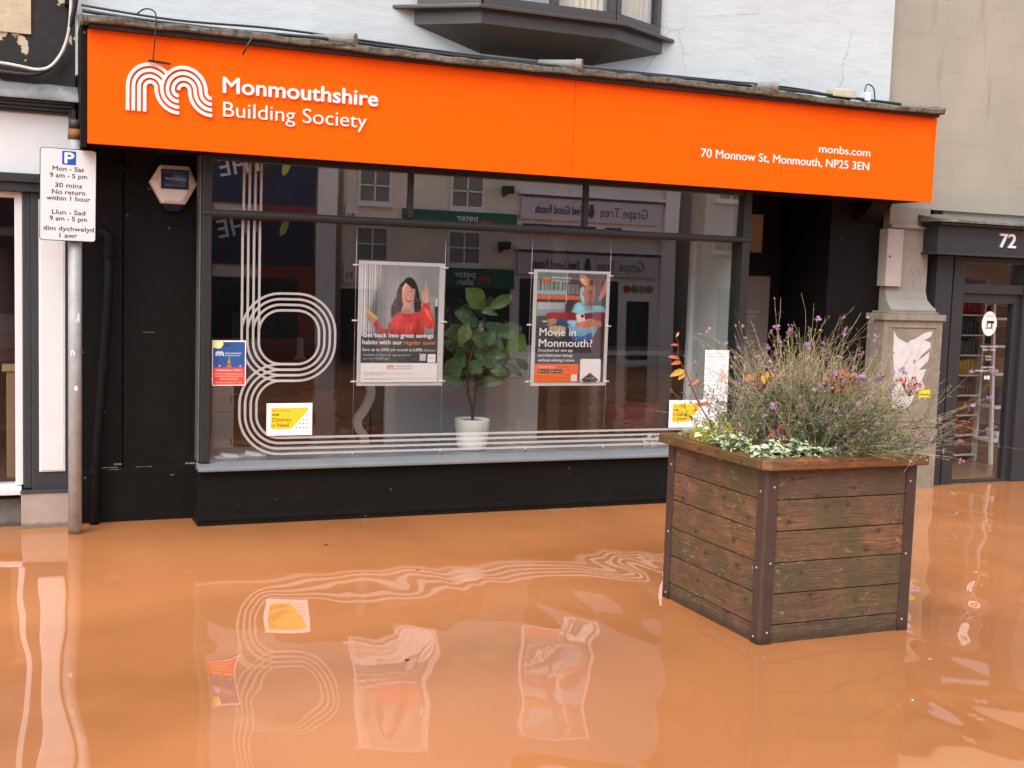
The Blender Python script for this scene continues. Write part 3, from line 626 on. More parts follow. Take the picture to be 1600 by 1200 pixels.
b.box(-6, .32, .10, .2, 2.095, 2.148, CHAR); b.box(-6, .32, .12, .2, 2.04, 2.095, CHAR); b.build('fascia_frame', ls, .004)
b = MB(); b.box(-6, .32, .15, .17, 2.148, 2.508, WHITEP); b.build('fascia_board', ls)
b = MB(); b.box(.062, .108, .16, .3, .24, 2.04, SLATE); b.box(.108, .335, .15, .3, .225, 2.04, SLATE); b.build('pilaster', ls, .004)
b = MB()
for a, y in ((0, .145), (.008, .142), (.02, .147)): b.box(.150 + a, .300 - a, y - .004, .15 + a * 0, .342 + a, 2.00 - a, WHITEP)
b.build('pilaster_panel', ls, .003)
b = MB(); TANP = mat('tan_plinth_paint', (.36, .30, .255), .5, var=.2, vs=9, wet=1); b.box(.046, .340, .10, .3, BASE, .22, TANP); b.box(.04, .345, .09, .3, .22, .232, SLATE); b.box(-6, .046, .2, .3, BASE, .17, mat('grey_green_stall_riser', (.13, .13, .115), .6, var=.4, vs=12, wet=1)); b.build('plinth', ls, .004)
b = MB(); b.box(.016, .060, .17, .3, .26, 2.04, WHITEP); b.box(-6, .016, .17, .3, 2.005, 2.04, WHITEP); b.prism([(.13, .205), (.3, .205), (.3, .262), (.2, .262), (.13, .24)], -6, .050, WHITEP, 'x'); b.build('window_frame', ls, .004)
b = MB(); b.box(-6, .016, .215, .221, .262, 2.005, GLASSD); b.build('window_pane', ls)
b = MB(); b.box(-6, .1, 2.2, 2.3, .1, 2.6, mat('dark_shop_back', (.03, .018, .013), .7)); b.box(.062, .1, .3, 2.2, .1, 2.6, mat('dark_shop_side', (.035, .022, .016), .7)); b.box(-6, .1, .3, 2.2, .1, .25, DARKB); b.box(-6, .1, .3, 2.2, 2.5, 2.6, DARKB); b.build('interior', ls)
b = MB(); b.box(-.035, .03, .5, .62, .25, .93, mat('kraft_board', (.22, .15, .08), .7, var=.2)); b.box(-.06, .034, .49, .63, .93, .97, mat('kraft_board_top', (.30, .22, .12), .7)); one(b, 'display_plinth', 'tan wooden display plinth inside the left shop window', 'display stand', bevel=.004)
# dark garment hung in the left window
b = MB(); prof = [(.01, 1.72), (.05, 1.70), (.06, 1.66), (.085, 1.6), (.10, 1.45), (.095, 1.25), (.11, 1.05), (.12, .98)]
b.lathe(-.035, .75, prof, mat('dark_maroon_wool', (.035, .012, .014), .9, var=.5, vs=30, bump=.004), 18); one(b, 'coat', 'dark maroon coat hanging in the window of the left shop', 'coat')
# cables on the left wall
cable([(-.25, .17, 2.745), (.0, .165, 2.735), (.13, .16, 2.74), (.22, .155, 2.79), (.29, .15, 2.9), (.335, .1, 3.06), (.36, .05, 3.2), (.37, .0, 3.5)], .014, 'thick black cable curving up the peeling wall beside the sign')
cable([(-.25, .16, 2.79), (-.05, .155, 2.785), (.05, .15, 2.775), (.15, .145, 2.765), (.23, .14, 2.80), (.30, .13, 2.92), (.33, .10, 3.1), (.335, .10, 3.5)], .010, 'white cable clipped to the peeling wall above the left shop', mat('white_cable', (.6, .58, .52), .5))

# ------------------------------------------------------------------ right hand building, number 72
rs_ = thing('shop_building', 'beige painted stone building with charcoal shopfront numbered 72 at the right', 'shop', (9, .3, 0))
b = MB(); b.box(6.445, 14, .2, .5, 2.3, 7, BEIGE); b.box(6.445, 7.03, .22, .5, BASE, 2.3, BEIGE); b.build('upper_wall', rs_)
b = MB(); b.box(6.45, 14, .5, 6, 6.9, 7.0, LEAD); b.box(6.6, 14, 5.9, 6, BASE, 6.9, DARKB); b.build('roof', rs_)
GREYR = mat('grey_render', (.27, .255, .22), .8, var=.22, vs=5, bump=.003, bsc=18)
b = MB(); pf = [(.2, 2.3), (.13, 2.3), (.13, 2.16), (.10, 2.15), (.10, 2.13), (.13, 2.12), (.13, 1.62), (.115, 1.55), (.08, 1.50), (.055, 1.475), (.055, 1.455), (.2, 1.455)]
n_ = len(pf); vs = []
for y, z in pf:
    e = (.13 - y) * 1.0 if z < 2 else 0
    vs.append((6.54, y, z)); vs.append((6.955 + max(0, e) * .7, y, z))
b.add(vs, [(2 * i, 2 * i + 1, (2 * i + 3) % (2 * n_), (2 * i + 2) % (2 * n_)) for i in range(n_)] + [tuple(range(1, 2 * n_, 2)), tuple(range(2 * n_ - 2, -1, -2))], GREYR)
for pth in (cat2([(6.79, 1.82), (6.80, 1.78), (6.825, 1.755), (6.83, 1.71), (6.825, 1.65)]), cat2([(6.85, 1.80), (6.875, 1.785), (6.89, 1.76)])): ribbon(b, pth, .004, mat('dark_crack', (.10, .09, .075), .9), .1295)  # two thin dark ribbons drawn as cracks in the render
b.build('column', rs_, .004)
b = MB(); b.box(6.44, 7.045, .0, .3, BASE, 1.385, STONE); b.box(6.42, 7.06, -.02, .3, 1.385, 1.435, STONE); b.box(6.48, 7.0, .005, .3, 1.435, 1.455, STONE)
b.box(6.43, 7.055, -.012, .3, .50, .512, BLACKS); b.box(6.435, 7.05, -.008, 0, BASE, .5, STONE)
for x0, x1, z0, z1 in ((6.50, 6.99, 1.325, 1.34), (6.50, 6.99, .56, .575), (6.50, 6.515, .575, 1.325), (6.975, 6.99, .575, 1.325)): b.box(x0, x1, -.008, 0, z0, z1, STONE)
b.build('pedestal', rs_, .008)
b = MB(); b.box(6.90, 13, -.04, .22, 1.925, 2.165, CHAR); b.box(6.88, 13, -.07, .22, 1.925, 1.945, CHAR); b.box(6.87, 13, -.10, .25, 2.165, 2.185, CHAR); b.build('fascia', rs_, .006)
b = MB(); vs = []; N = 40
for i in range(N + 1):
    x = 6.83 + 5 * i / N; q = [random.uniform(-.008, .008) for _ in range(4)]
    vs += [(x, -.13 + q[0], 2.186), (x, -.13 + q[1], 2.205 + q[2] * .6), (x, .22, 2.262 + q[3])]
b.add(vs, [(3 * i + k, 3 * i + k + 1, 3 * i + 4 + k, 3 * i + 3 + k) for i in range(N) for k in range(2)], MOSSY); b.add([vs[0], vs[1], vs[2], (6.83, .22, 2.186)], [(0, 1, 2, 3)], MOSSY); b.build('lead_cornice', rs_)
b = MB(); b.text('72', 7.545, 7.722, 2.008, .112, -.041, LETTER, .012, .012); b.build('number_lettering', rs_)
b = MB(); b.box(7.03, 7.20, .09, .25, BASE, 1.925, CHAR); b.box(7.20, 7.225, .12, .25, BASE, 1.925, CHAR); b.box(7.225, 7.345, .10, .25, BASE, 1.925, CHAR); b.build('door_post', rs_, .004)
b = MB(); b.box(7.345, 8.0, .10, .22, 1.62, 1.70, CHAR); b.box(7.345, 8.0, .10, .22, 1.875, 1.925, CHAR); b.box(8.0, 8.2, .09, .25, BASE, 1.925, CHAR); b.build('door_frame', rs_, .004)
b = MB(); b.box(7.345, 8.0, .13, .2, 1.54, 1.62, CHAR); b.box(7.935, 8.0, .13, .2, .02, 1.54, CHAR); b.box(7.345, 7.362, .13, .2, .02, 1.54, CHAR); b.box(7.345, 8.0, .125, .2, BASE, .022, CHAR)
d72 = b.build('door', rs_, .004)
b = MB(); b.box(7.362, 7.935, .155, .161, .02, 1.54, GLASSD); b.build('door_pane', d72)
b = MB(); WT = ink('#ece9e4'); b.prism(ell(7.695, 1.367, .083, .105, 36), .1535, .1545, WT)
bk = ink('#1b1b1b'); b.box(7.655, 7.735, .1525, .1535, 1.325, 1.335, bk); b.box(7.715, 7.730, .1525, .1535, 1.335, 1.385, bk); b.box(7.665, 7.730, .1523, .1533, 1.37, 1.392, bk); b.box(7.665, 7.677, .1525, .1535, 1.342, 1.37, bk); b.prism(ell(7.738, 1.38, .010, .012, 12), .1522, .1532, bk)
b.text('CRAFTY ANGEL', 7.650, 7.740, 1.425, .014, .1525, ink('#8a8680')); b.build('door_sticker', d72); b = MB()
for s_, x0, x1, z, h in (('Monday to Saturday', 7.615, 7.80, 1.165, .017), ('9.30am - 5.00pm', 7.635, 7.79, 1.137, .017), ('Sunday', 7.675, 7.745, 1.08, .016), ('Closed', 7.68, 7.74, 1.053, .016), ('01600 715847', 7.64, 7.775, .985, .016), ('info@shop72.co.uk', 7.57, 7.835, .958, .016)): b = MB(); b.text(s_, x0, x1, z, h, .153, WT); b.build('opening_hours_lettering', d72)
b = MB(); b.prism(ell(7.69, .905, .013, .017, 14), .152, .153, WT); b.prism(rrect(7.71, 7.737, .888, .922, .005), .152, .153, WT); b.build('social_media_icons', d72)
b = MB(); b.box(7.345, 8.0, .155, .161, 1.70, 1.875, GLASSU); b.build('fanlight', rs_)
b = MB(); b.box(8.2, 12, .155, .161, .3, 1.9, GLASSD); b.build('window_pane', rs_)
b = MB(); b.box(8.2, 13, .1, .25, BASE, .3, CHAR); b.box(12, 14, .1, .25, BASE, 2.3, CHAR); b.build('stall_riser', rs_)
WOODF = mat('wet_wood_floor', (.26, .15, .08), .25, var=.4, vs=3)
b = MB(); b.box(7.2, 13.5, .25, 4.5, BASE, .03, WOODF); b.box(7.1, 7.2, .25, 4.5, .03, 2.3, DARKB); b.box(7.2, 13.5, 3.4, 3.5, .03, 2.3, mat('shop_back_wall', (.36, .29, .22), .7)); b.box(7.2, 13.5, .25, 3.4, 2.2, 2.3, WHITEP); b.build('interior', rs_)
b = MB(); b.box(6.508, 6.668, .095, .2, 1.656, 2.118, mat('pale_grey_meter_box', (.42, .39, .36), .45, var=.12)); b.tube([(6.535, .097, 1.895), (6.535, .089, 1.895)], .009, bk, 10); one(b, 'meter_box', 'pale grey wall meter box beside the right end of the black shopfront', 'meter box', bevel=.006)
# torn poster on the pedestal
b = MB(); tp = [(6.545, 1.30), (6.56, 1.27), (6.60, 1.235), (6.65, 1.215), (6.69, 1.20), (6.72, 1.225), (6.76, 1.235), (6.80, 1.255), (6.86, 1.285), (6.935, 1.30), (6.93, 1.26), (6.86, 1.225), (6.925, 1.21), (6.93, 1.17), (6.84, 1.10), (6.80, 1.05), (6.86, 1.09), (6.92, 1.13), (6.915, 1.06), (6.82, .98), (6.90, .99), (6.86, .90), (6.90, .83), (6.80, .80), (6.76, .70), (6.70, .66), (6.66, .70), (6.62, .655), (6.58, .67), (6.56, .8), (6.572, .95), (6.55, 1.1)]
b.prism(tp, -.0015, 0, mat('weathered_poster_paper', (.60, .60, .59), .5, var=.18, vs=14)); tpo = tag(b.build('torn_poster'), 'torn white paper poster remains on the stone pedestal', 'poster')
b = MB(); b.box(6.835, 6.955, -.003, -.0018, .755, .82, ink('#d9d21c')); b.box(6.84, 6.95, -.0036, -.003, .775, .783, ink('#555010')); b.build('yellow_strip', tpo)
# craft shop stock behind the door: hanging yarn shelves and white ladder shelf
random.seed(8)
ys = thing('yarn_shelf', 'tall shelf unit of coloured yarn inside the door of number 72', 'shelf', (8.33, 1.15, .03))
b = MB(); b.box(8.13, 8.15, 1.0, 1.3, .03, 1.75, WHITEP); b.box(8.47, 8.49, 1.0, 1.3, .03, 1.75, WHITEP); b.box(8.13, 8.49, 1.3, 1.31, .03, 1.75, DARKB)
for k in range(9): b.box(8.15, 8.47, 1.0, 1.3, .08 + k * .19, .092 + k * .19, WHITEP)
b.build('frame', ys)
for k, h in enumerate(('#6b4a3a', '#8a3d2c', '#7a5a3f', '#5a5048', '#b09b32', '#3d5a4a', '#37424e', '#8c2030', '#9a8a80')):
    b = MB(); mm_ = mat('yarn_' + str(k), lin(h), .9, var=.3, vs=30, bump=.003)
    for j in range(7):
        x = 8.172 + j * .046; hh = random.uniform(.11, .15); b.tube([(x, 1.06, .093 + k * .19), (x, 1.06, .093 + k * .19 + hh)], .021, mm_, 9)
    b.build('yarn_row', ys)
lad = thing('ladder_shelf', 'white leaning ladder shelf with fabrics inside the door of number 72', 'shelf', (8.68, .85, .03))
b = MB(); LW = mat('white_shelf_paint', (.86, .84, .80), .5)
for x0, x1, y0, y1 in ((8.42, 8.52, .75, .95), (8.86, 8.80, .75, .95)):
    mt = None; b.tube([(x0, y0, .03), (x1, y1, 1.6)], .021, LW, 4, True, False)
b.build('side_rail', lad)
for z, xa, xb in ((.24, 8.44, 8.85), (.55, 8.46, 8.84), (.86, 8.48, 8.83), (1.12, 8.50, 8.82), (1.38, 8.51, 8.81)):
    b = MB(); b.box(xa, xb, .72 + z * .12, .98 + z * .12, z, z + .022, LW); b.build('shelf', lad)
for z, xa, xb, h, hx_ in ((.264, 8.56, 8.72, .05, '#d8d2c8'), (.574, 8.58, 8.78, .17, '#4a4550'), (.884, 8.55, 8.80, .15, '#7a5a48'), (1.144, 8.56, 8.78, .16, '#5c4a3c'), (1.404, 8.56, 8.80, .10, '#6d6458')):
    b = MB(); b.box(xa, xb, .80 + z * .12, .95 + z * .12, z, z + h, mat('fabric' + hx_, lin(hx_), .9, var=.5, vs=40)); one(b, 'folded_fabric', 'folded %s fabric on the %s of the white ladder shelf' % ({'#d8d2c8': 'cream', '#4a4550': 'dark spotted', '#7a5a48': 'brown', '#5c4a3c': 'dark brown', '#6d6458': 'grey brown'}[hx_], {.264: 'lowest shelf', .574: 'second lowest shelf', .884: 'middle shelf', 1.144: 'second highest shelf', 1.404: 'top shelf'}[z]), 'fabric', 'fabrics on the ladder shelf', .02)

# ------------------------------------------------------------------ things inside the display window
def poster_frame(x0, x1, z0, z1, wl, wr, label):
    y = .085; t = thing('hanging_poster', label, 'poster', ((x0 + x1) / 2, y, z0), 'posters hung on wires in the display window')
    b = MB(); b.box(x0, x1, y, y + .004, z0, z1, ACRYL); b.build('acrylic_holder', t)
    for xw in (wl, wr):
        b = MB(); b.tube([(xw, y, .365), (xw, y, 2.6)], .0016, CLIP, 6); b.tube([(xw, y, .365), (xw, y, .43)], .006, CLIP, 10); b.build('wire', t)
        for z in (z0 + .03, (z0 + z1) / 2 + .02, z1 - .03):
            b = MB(); b.tube([(xw - .022, y - .002, z), (xw + .022, y - .002, z)], .006, mat('white_clip', (.8, .8, .8), .3), 8); b.build('clip', t)
    return t, y
class Art:
    """flat printed artwork: every patch a sheet a fraction of a millimetre in front of the one before"""
    def __init__(s, x0, x1, z0, z1, y, step=.00035, fn=None): s.b = MB(); s.x0, s.x1, s.z0, s.z1, s.y, s.st, s.fn = x0, x1, z0, z1, y, step, fn
    def P(s, u, v): return (s.x0 + (s.x1 - s.x0) * u, s.z0 + (s.z1 - s.z0) * v)
    def q(s, p):
        q = (p[0], s.y, p[1]); return s.fn(q) if s.fn else q
    def fill(s, pts, h):
        s.y -= s.st; s.b.poly([s.q(s.P(*p)) for p in pts], ink(h)); return s
    def rect(s, u0, u1, v0, v1, h): return s.fill([(u0, v0), (u1, v0), (u1, v1), (u0, v1)], h)
    def blob(s, pts, h, n=5): return s.fill([(p.x, p.y) for p in cat_mull([(a, c, 0) for a, c in pts], n, True)], h)
    def oval(s, cu, cv, ru, rv, h, rot=0): return s.fill(ell(cu, cv, ru, rv, 20, rot), h)
    def text(s, t, u0, u1, v, cap, h, bold=0):
        s.y -= s.st; a = s.P(u0, v); c = s.P(u1, v); s.b.text(t, a[0], c[0], a[1], cap * (s.z1 - s.z0), s.y, ink(h), 0, bold, s.fn); return s
    def line(s, pts, wd, h):
        s.y -= s.st; ribbon(s.b, [s.P(*p) for p in pts], wd, ink(h), s.y, 0, s.fn); return s
import numpy as np
class Photo:
    """a printed photograph: a fine sheet of vertices whose print colours are brushed on in soft patches"""
    def __init__(s, x0, x1, z0, z1, y, nu, nv):
        s.x0, s.x1, s.z0, s.z1, s.y, s.nu, s.nv = x0, x1, z0, z1, y, nu, nv
        s.X, s.Z = np.meshgrid(np.linspace(x0, x1, nu), np.linspace(z0, z1, nv)); s.img = np.zeros((nv, nu, 3))
        s.px = (x1 - x0) / (nu - 1)
    def blur(s, m, r):
        if r <= 0: return m
        k = np.exp(-.5 * (np.arange(-int(3 * r + 1), int(3 * r + 2)) / r) ** 2); k /= k.sum(); n = len(k) // 2
        for ax in (0, 1):
            p = np.pad(m, [(n, n) if a == ax else (0, 0) for a in (0, 1)], 'edge'); o = np.zeros_like(m)
            for i, w_ in enumerate(k): o += w_ * (p[i:i + m.shape[0], :] if ax == 0 else p[:, i:i + m.shape[1]])
            m = o
        return m
    def mask(s, P):
        m = np.zeros(s.X.shape, bool); n = len(P)
        for i in range(n):
            (xa, za), (xb, zb) = P[i], P[(i + 1) % n]
            if za == zb: continue
            m ^= ((za > s.Z) != (zb > s.Z)) & (s.X < (xb - xa) * (s.Z - za) / (zb - za) + xa)
        return m.astype(float)
    def P(s, u, v): return (s.x0 + (s.x1 - s.x0) * u, Z0P[0] + Z0P[1] * v)
    def fill(s, pts, h, soft=.7, op=1.):
        m = s.blur(s.mask([s.P(*p) for p in pts]), soft)[..., None] * op; s.img = s.img * (1 - m) + np.array(lin(h)) * m; return s
    def rect(s, u0, u1, v0, v1, h, soft=.7, op=1.): return s.fill([(u0, v0), (u1, v0), (u1, v1), (u0, v1)], h, soft, op)
    def blob(s, pts, h, n=5, soft=.7, op=1.): return s.fill([(p.x, p.y) for p in cat_mull([(a, c, 0) for a, c in pts], n, True)], h, soft, op)
    def oval(s, cu, cv, ru, rv_, h, rot=0, soft=.7, op=1.): return s.fill(ell(cu, cv, ru, rv_, 20, rot), h, soft, op)
    def line(s, pts, wd, h, soft=.5, op=1.):
        P_ = [Vector(s.P(*p)) for p in pts]; L = []; Q = []
        for i, p in enumerate(P_):
            t = P_[min(i + 1, len(P_) - 1)] - P_[max(i - 1, 0)]; t.normalize(); n_ = Vector((-t.y, t.x)) * wd / 2; L.append(p + n_); Q.append(p - n_)
        m = s.blur(s.mask([(p.x, p.y) for p in L + Q[::-1]]), soft)[..., None] * op; s.img = s.img * (1 - m) + np.array(lin(h)) * m; return s
    def gain(s, pts, g, soft=4, n=5):
        m = s.blur(s.mask([s.P(p.x, p.y) for p in cat_mull([(a, c, 0) for a, c in pts], n, True)]), soft)[..., None]; s.img *= 1 + (g - 1) * m; return s
    def grain(s, sd, seed):
        r = np.random.RandomState(seed); n_ = s.blur(r.normal(0, 1, s.X.shape), 1.2); s.img *= (1 + sd * 3 * n_[..., None]); s.img = np.clip(s.img, 0, 1); return s
    def build(s, parent):
        me = bpy.data.meshes.new('printed_photo'); o = rootloc(parent); nu, nv = s.nu, s.nv
        me.from_pydata([(x - o.x, s.y - o.y, z - o.z) for x, z in zip(s.X.ravel(), s.Z.ravel())], [], [(j * nu + i, j * nu + i + 1, (j + 1) * nu + i + 1, (j + 1) * nu + i) for j in range(nv - 1) for i in range(nu - 1)])
        ca = me.color_attributes.new('print', 'FLOAT_COLOR', 'POINT'); c = np.ones((nu * nv, 4)); c[:, :3] = s.img.reshape(-1, 3); ca.data.foreach_set('color', c.ravel().astype(np.float32))
        t = NT('photo_print'); at = t.n('ShaderNodeAttribute'); at.attribute_name = 'print'; me.materials.append(t.bsdf(at.outputs['Color'], .4, 0, .4)); me.update()
        ob = bpy.data.objects.new('printed_photo', me); COL.objects.link(ob); ob.parent = parent; return ob
Z0P = [0, 1]
# poster one: a person in a red sweater
t1, y = poster_frame(2.124, 2.734, .868, 1.705, 2.105, 2.731, 'hanging poster about regular savings showing a waving person in a red sweater')
Z0P[:] = [.893, .789]
a = Photo(2.148, 2.690, 1.20, 1.682, y - .0015, 190, 170)
W_, H_ = .542, .789
U = lambda x: (x - 2.148) / W_
V = lambda z: (z - .893) / H_
a.rect(0, 1, 0, 1, '#4a4b4d'); a.rect(0, 1, .36, 1, '#8d9092'); a.blob([(.35, .45), (.6, .55), (.95, .6), (.98, .95), (.7, .97), (.45, .9)], '#a3a7a7', 5, 9, .8); a.blob([(.62, .7), (.9, .72), (.95, .93), (.75, .95)], '#969b99', 5, 7, .8)
for k in range(16):
    u = k * .0155; a.fill([(u, .36), (u + .0165, .36), (u + .017, 1), (u, 1)], ['#d9dadb', '#8e9092', '#f1f2f3', '#a8aaac', '#c9cacc', '#77797c', '#e6e6e8', '#989a9c'][k % 8])
a.fill([(.10, .62), (.16, .45), (.2, .36), (.27, .36), (.27, .7), (.2, 1), (.23, 1), (.19, .8)], '#6d7073', 5); a.rect(.29, .31, .36, 1, '#7e8183'); a.rect(.95, 1, .36, .66, '#3a3b3d'); a.rect(.955, .985, .66, .72, '#dfe0e0')
a.fill([(.38, .55), (.46, .55), (.46, .68), (.38, .66)], '#2c2d2e')
a.blob([(.52, .86), (.46, .80), (.44, .72), (.41, .66), (.43, .58), (.50, .60), (.56, .72), (.66, .74), (.68, .62), (.73, .58), (.77, .65), (.74, .76), (.70, .85), (.62, .90)], '#2a1d1a', 6)
for q in ((.44, .63), (.425, .68), (.455, .60), (.47, .74), (.73, .62), (.745, .69), (.70, .58)): a.oval(q[0], q[1], .028, .02, '#4a3229')
a.fill([(.53, .66), (.63, .66), (.64, .56), (.52, .56)], '#cf9a84')                                   # neck
a.blob([(.30, .36), (.35, .46), (.40, .55), (.48, .60), (.58, .585), (.68, .60), (.76, .60), (.80, .55), (.82, .45), (.80, .36)], '#d23a3c')    # sweater body
a.blob([(.36, .52), (.41, .46), (.40, .38), (.30, .37), (.20, .45), (.16, .50), (.19, .54), (.28, .46), (.33, .46)], '#b23a3c')   # lowered forearm
a.blob([(.74, .58), (.79, .66), (.80, .70), (.87, .70), (.89, .64), (.95, .54), (.95, .49), (.90, .46), (.80, .49), (.75, .52)], '#d8403f')  # raised arm
a.blob([(.45, .36), (.47, .46), (.53, .55), (.50, .46), (.48, .36)], '#a52c30'); a.blob([(.70, .36), (.72, .46), (.76, .55), (.74, .44), (.73, .36)], '#b13033'); a.blob([(.80, .64), (.86, .62), (.92, .54), (.88, .55)], '#ef6a62')
a.blob([(.55, .40), (.60, .5), (.66, .5), (.64, .4)], '#e25550')
a.blob([(.80, .69), (.775, .77), (.765, .80), (.79, .785), (.805, .77), (.815, .86), (.828, .875), (.84, .80), (.858, .83), (.865, .75), (.865, .69)], '#dcae9c')  # waving hand
a.blob([(.19, .53), (.14, .50), (.09, .53), (.05, .60), (.08, .605), (.13, .57), (.19, .55)], '#c9957c'); a.fill([(.04, .615), (.055, .63), (.21, .555), (.20, .535)], '#d9b76e')  # hand with phone
for q in (.07, .095, .12, .145): a.line([(q, .57 - (q - .07) * .4), (q + .012, .535 - (q - .07) * .3)], .006, '#a97560')
a.blob([(.525, .82), (.515, .74), (.54, .67), (.59, .645), (.65, .68), (.685, .76), (.675, .84), (.60, .87)], '#dba48e', 6)   # face
a.blob([(.545, .87), (.60, .83), (.675, .80), (.69, .85), (.63, .895), (.57, .895)], '#2a1d1a'); a.blob([(.54, .83), (.53, .76), (.56, .80), (.58, .84)], '#e9bba8')
a.line([(.56, .795), (.585, .80)], .006, '#4a2c24'); a.line([(.615, .785), (.645, .775)], .006, '#4a2c24'); a.line([(.553, .815), (.585, .823)], .004, '#3a231d'); a.line([(.615, .808), (.65, .798)], .004, '#3a231d')
a.line([(.60, .79), (.588, .752), (.605, .748)], .004, '#b07a66'); a.blob([(.565, .725), (.60, .722), (.64, .712), (.62, .692), (.585, .695)], '#8c3a3a'); a.blob([(.572, .722), (.60, .718), (.632, .712), (.60, .706)], '#f3ece8')

random.seed(3)
for _ in range(90):
    an = random.uniform(0, 6.28); side = random.random()
    cu, cv = (.455 + random.gauss(0, .028), .665 + random.gauss(0, .06)) if side < .55 else (.735 + random.gauss(0, .018), .66 + random.gauss(0, .055))
    a.line([(cu + .014 * math.cos(an + q * .9), cv + .011 * math.sin(an + q * .9)) for q in range(4)], .004, random.choice(['#5a3b30', '#6e4a3c', '#2a1b18', '#1e1412']), .6, .75)
a.gain([(.645, .86), (.69, .83), (.69, .72), (.64, .66), (.62, .70), (.655, .78)], .72, 3); a.gain([(.53, .82), (.56, .86), (.59, .82), (.57, .76), (.545, .76)], 1.22, 3); a.gain([(.53, .62), (.63, .62), (.64, .575), (.52, .575)], .75, 2)
a.oval(.572, .758, .016, .012, '#e08a7a', 0, 2, .5); a.oval(.64, .745, .014, .011, '#d07a6c', 0, 2, .5)
a.gain([(.66, .36), (.70, .5), (.78, .56), (.80, .5), (.80, .36)], .66, 6); a.gain([(.42, .4), (.46, .52), (.52, .56), (.56, .5), (.52, .4)], 1.18, 6); a.gain([(.84, .48), (.92, .5), (.95, .53), (.9, .47), (.82, .47)], .6, 3); a.gain([(.81, .6), (.85, .66), (.88, .6), (.86, .54)], 1.25, 3)
for q in range(7): a.line([(.46 + q * .05, .37), (.48 + q * .045, .45), (.475 + q * .05, .53)], .006, '#8a1f24' if q % 2 else '#f0655e', 2.2, .45)
a.gain([(0, .36), (1, .36), (1, .40), (.5, .43), (0, .41)], .35, 8)
a.gain([(.72, .95), (.98, .95), (.98, .5), (.82, .72)], .8, 14); a.grain(.05, 1); a.build(t1)
a = Art(2.148, 2.690, .893, 1.682, y - .0019); a.rect(0, 1, 0, .392, '#45474a')
a.text('Get back into great savings', .02, .94, .385, .036, '#f4f4f4', .022); a.text('habits with our', .02, .53, .325, .036, '#f4f4f4', .022); a.text('regular saver', .555, .975, .325, .036, '#ee8a50', .008)
a.text('Save up to £500 per month at', .02, .665, .267, .025, '#efefef', .006); a.text('6.00%', .68, .80, .267, .025, '#efefef', .02); a.text('AER/Gross', .815, .97, .267, .017, '#dddddd')
a.text('Available in branch or agency and on', .03, .64, .226, .018, '#d0d0d0'); a.text('our new MonBS app!', .03, .37, .195, .018, '#d0d0d0'); a.rect(.765, .845, .185, .245, '#c9c9c9'); a.rect(.87, .975, .17, .243, '#f0f0f0'); a.text('FSCS', .89, .955, .203, .014, '#777777')
a.rect(0, 1, 0, .165, '#efeeec'); a.text('Monmouthshire', .455, .665, .133, .013, '#6d6d6d', .01); a.text('Building Society', .455, .65, .112, .013, '#8a8a8a')
a.y -= .0004; logo(a.b, 2.148 + .335 * W_, .893 + .108 * H_, .105 * W_ / 468, ink('#e0aa97'), a.y, 0, 22)
for v, u1 in ((.088, .36), (.076, .7), (.064, .3), (.036, .93), (.026, .4)): a.line([(.03, v), (u1, v)], .0022, '#bcbcbc')
a.b.build('print', t1)
# poster two: a person on a sofa with a phone
t2, y = poster_frame(3.397, 4.0, .862, 1.690, 3.377, 4.001, 'hanging poster about a phone app showing a seated person in a striped jumper')
Z0P[:] = [.888, .784]; a = Photo(3.424, 3.974, 1.0, 1.672, y - .0015, 190, 230); U = lambda x: (x - 3.424) / .55; V = lambda z: (z - .888) / .784
def F(*p): return [(U(3.424 + (u - 105) / 665 * .55), 1 - (v - 92) / 1030) for u, v in p]      # pixels of the enlarged poster
a.rect(0, 1, 0, 1, '#3f4346'); a.rect(0, 1, .5, 1, '#4d5553'); a.fill(F((105, 92), (385, 92), (385, 260), (105, 260)), '#5f7c74')
for k in range(14): a.fill(F((112 + k * 19, 175), (122 + k * 19, 172), (122 + k * 19, 258), (112 + k * 19, 258)), ['#7f9a8c', '#3e5a58', '#8b7a6a', '#587a80', '#a19a86', '#43504f', '#6d8f92'][k % 7])
a.fill(F((385, 92), (770, 92), (770, 300), (385, 300)), '#4a4a50')
for k in range(7): a.fill(F((392 + k * 17, 200), (402 + k * 17, 198), (402 + k * 17, 290), (392 + k * 17, 290)), ['#6b5c52', '#8a9aa0', '#5a4a48', '#7c8c90'][k % 4])
a.fill(F((105, 262), (380, 258), (380, 300), (105, 300)), '#8fb8c4'); a.fill(F((105, 300), (520, 305), (520, 345), (105, 345)), '#d06b3c'); a.fill(F((105, 345), (520, 345), (520, 372), (105, 372)), '#4a3a38'); a.fill(F((110, 372), (378, 372), (378, 480), (110, 500)), '#a9aeb4'); a.fill(F((112, 440), (378, 430), (378, 480), (112, 500)), '#8d9096')
a.fill(F((378, 372), (520, 360), (480, 480), (378, 480)), '#5a4444'); a.blob(F((205, 500), (215, 470), (300, 465), (430, 470), (420, 530), (300, 530)), '#a5342f'); a.blob(F((620, 720), (640, 560), (700, 480), (765, 470), (765, 800), (650, 800)), '#5a2c2e')
a.fill(F((380, 95), (388, 95), (388, 380), (380, 380)), '#b5cbc4'); a.fill(F((215, 255), (221, 255), (221, 370), (215, 370)), '#b5cbc4')
a.blob(F((700, 330), (745, 180), (768, 160), (768, 260), (735, 320)), '#c47a68')
a.blob(F((505, 215), (500, 160), (530, 120), (600, 108), (670, 130), (700, 170), (680, 240), (655, 240), (650, 200), (560, 205)), '#5a3f30'); a.oval(*F((555, 160))[0], .085, .045, '#c98a5c', -25); a.oval(*F((550, 170))[0], .045, .025, '#eac9a0', -25)
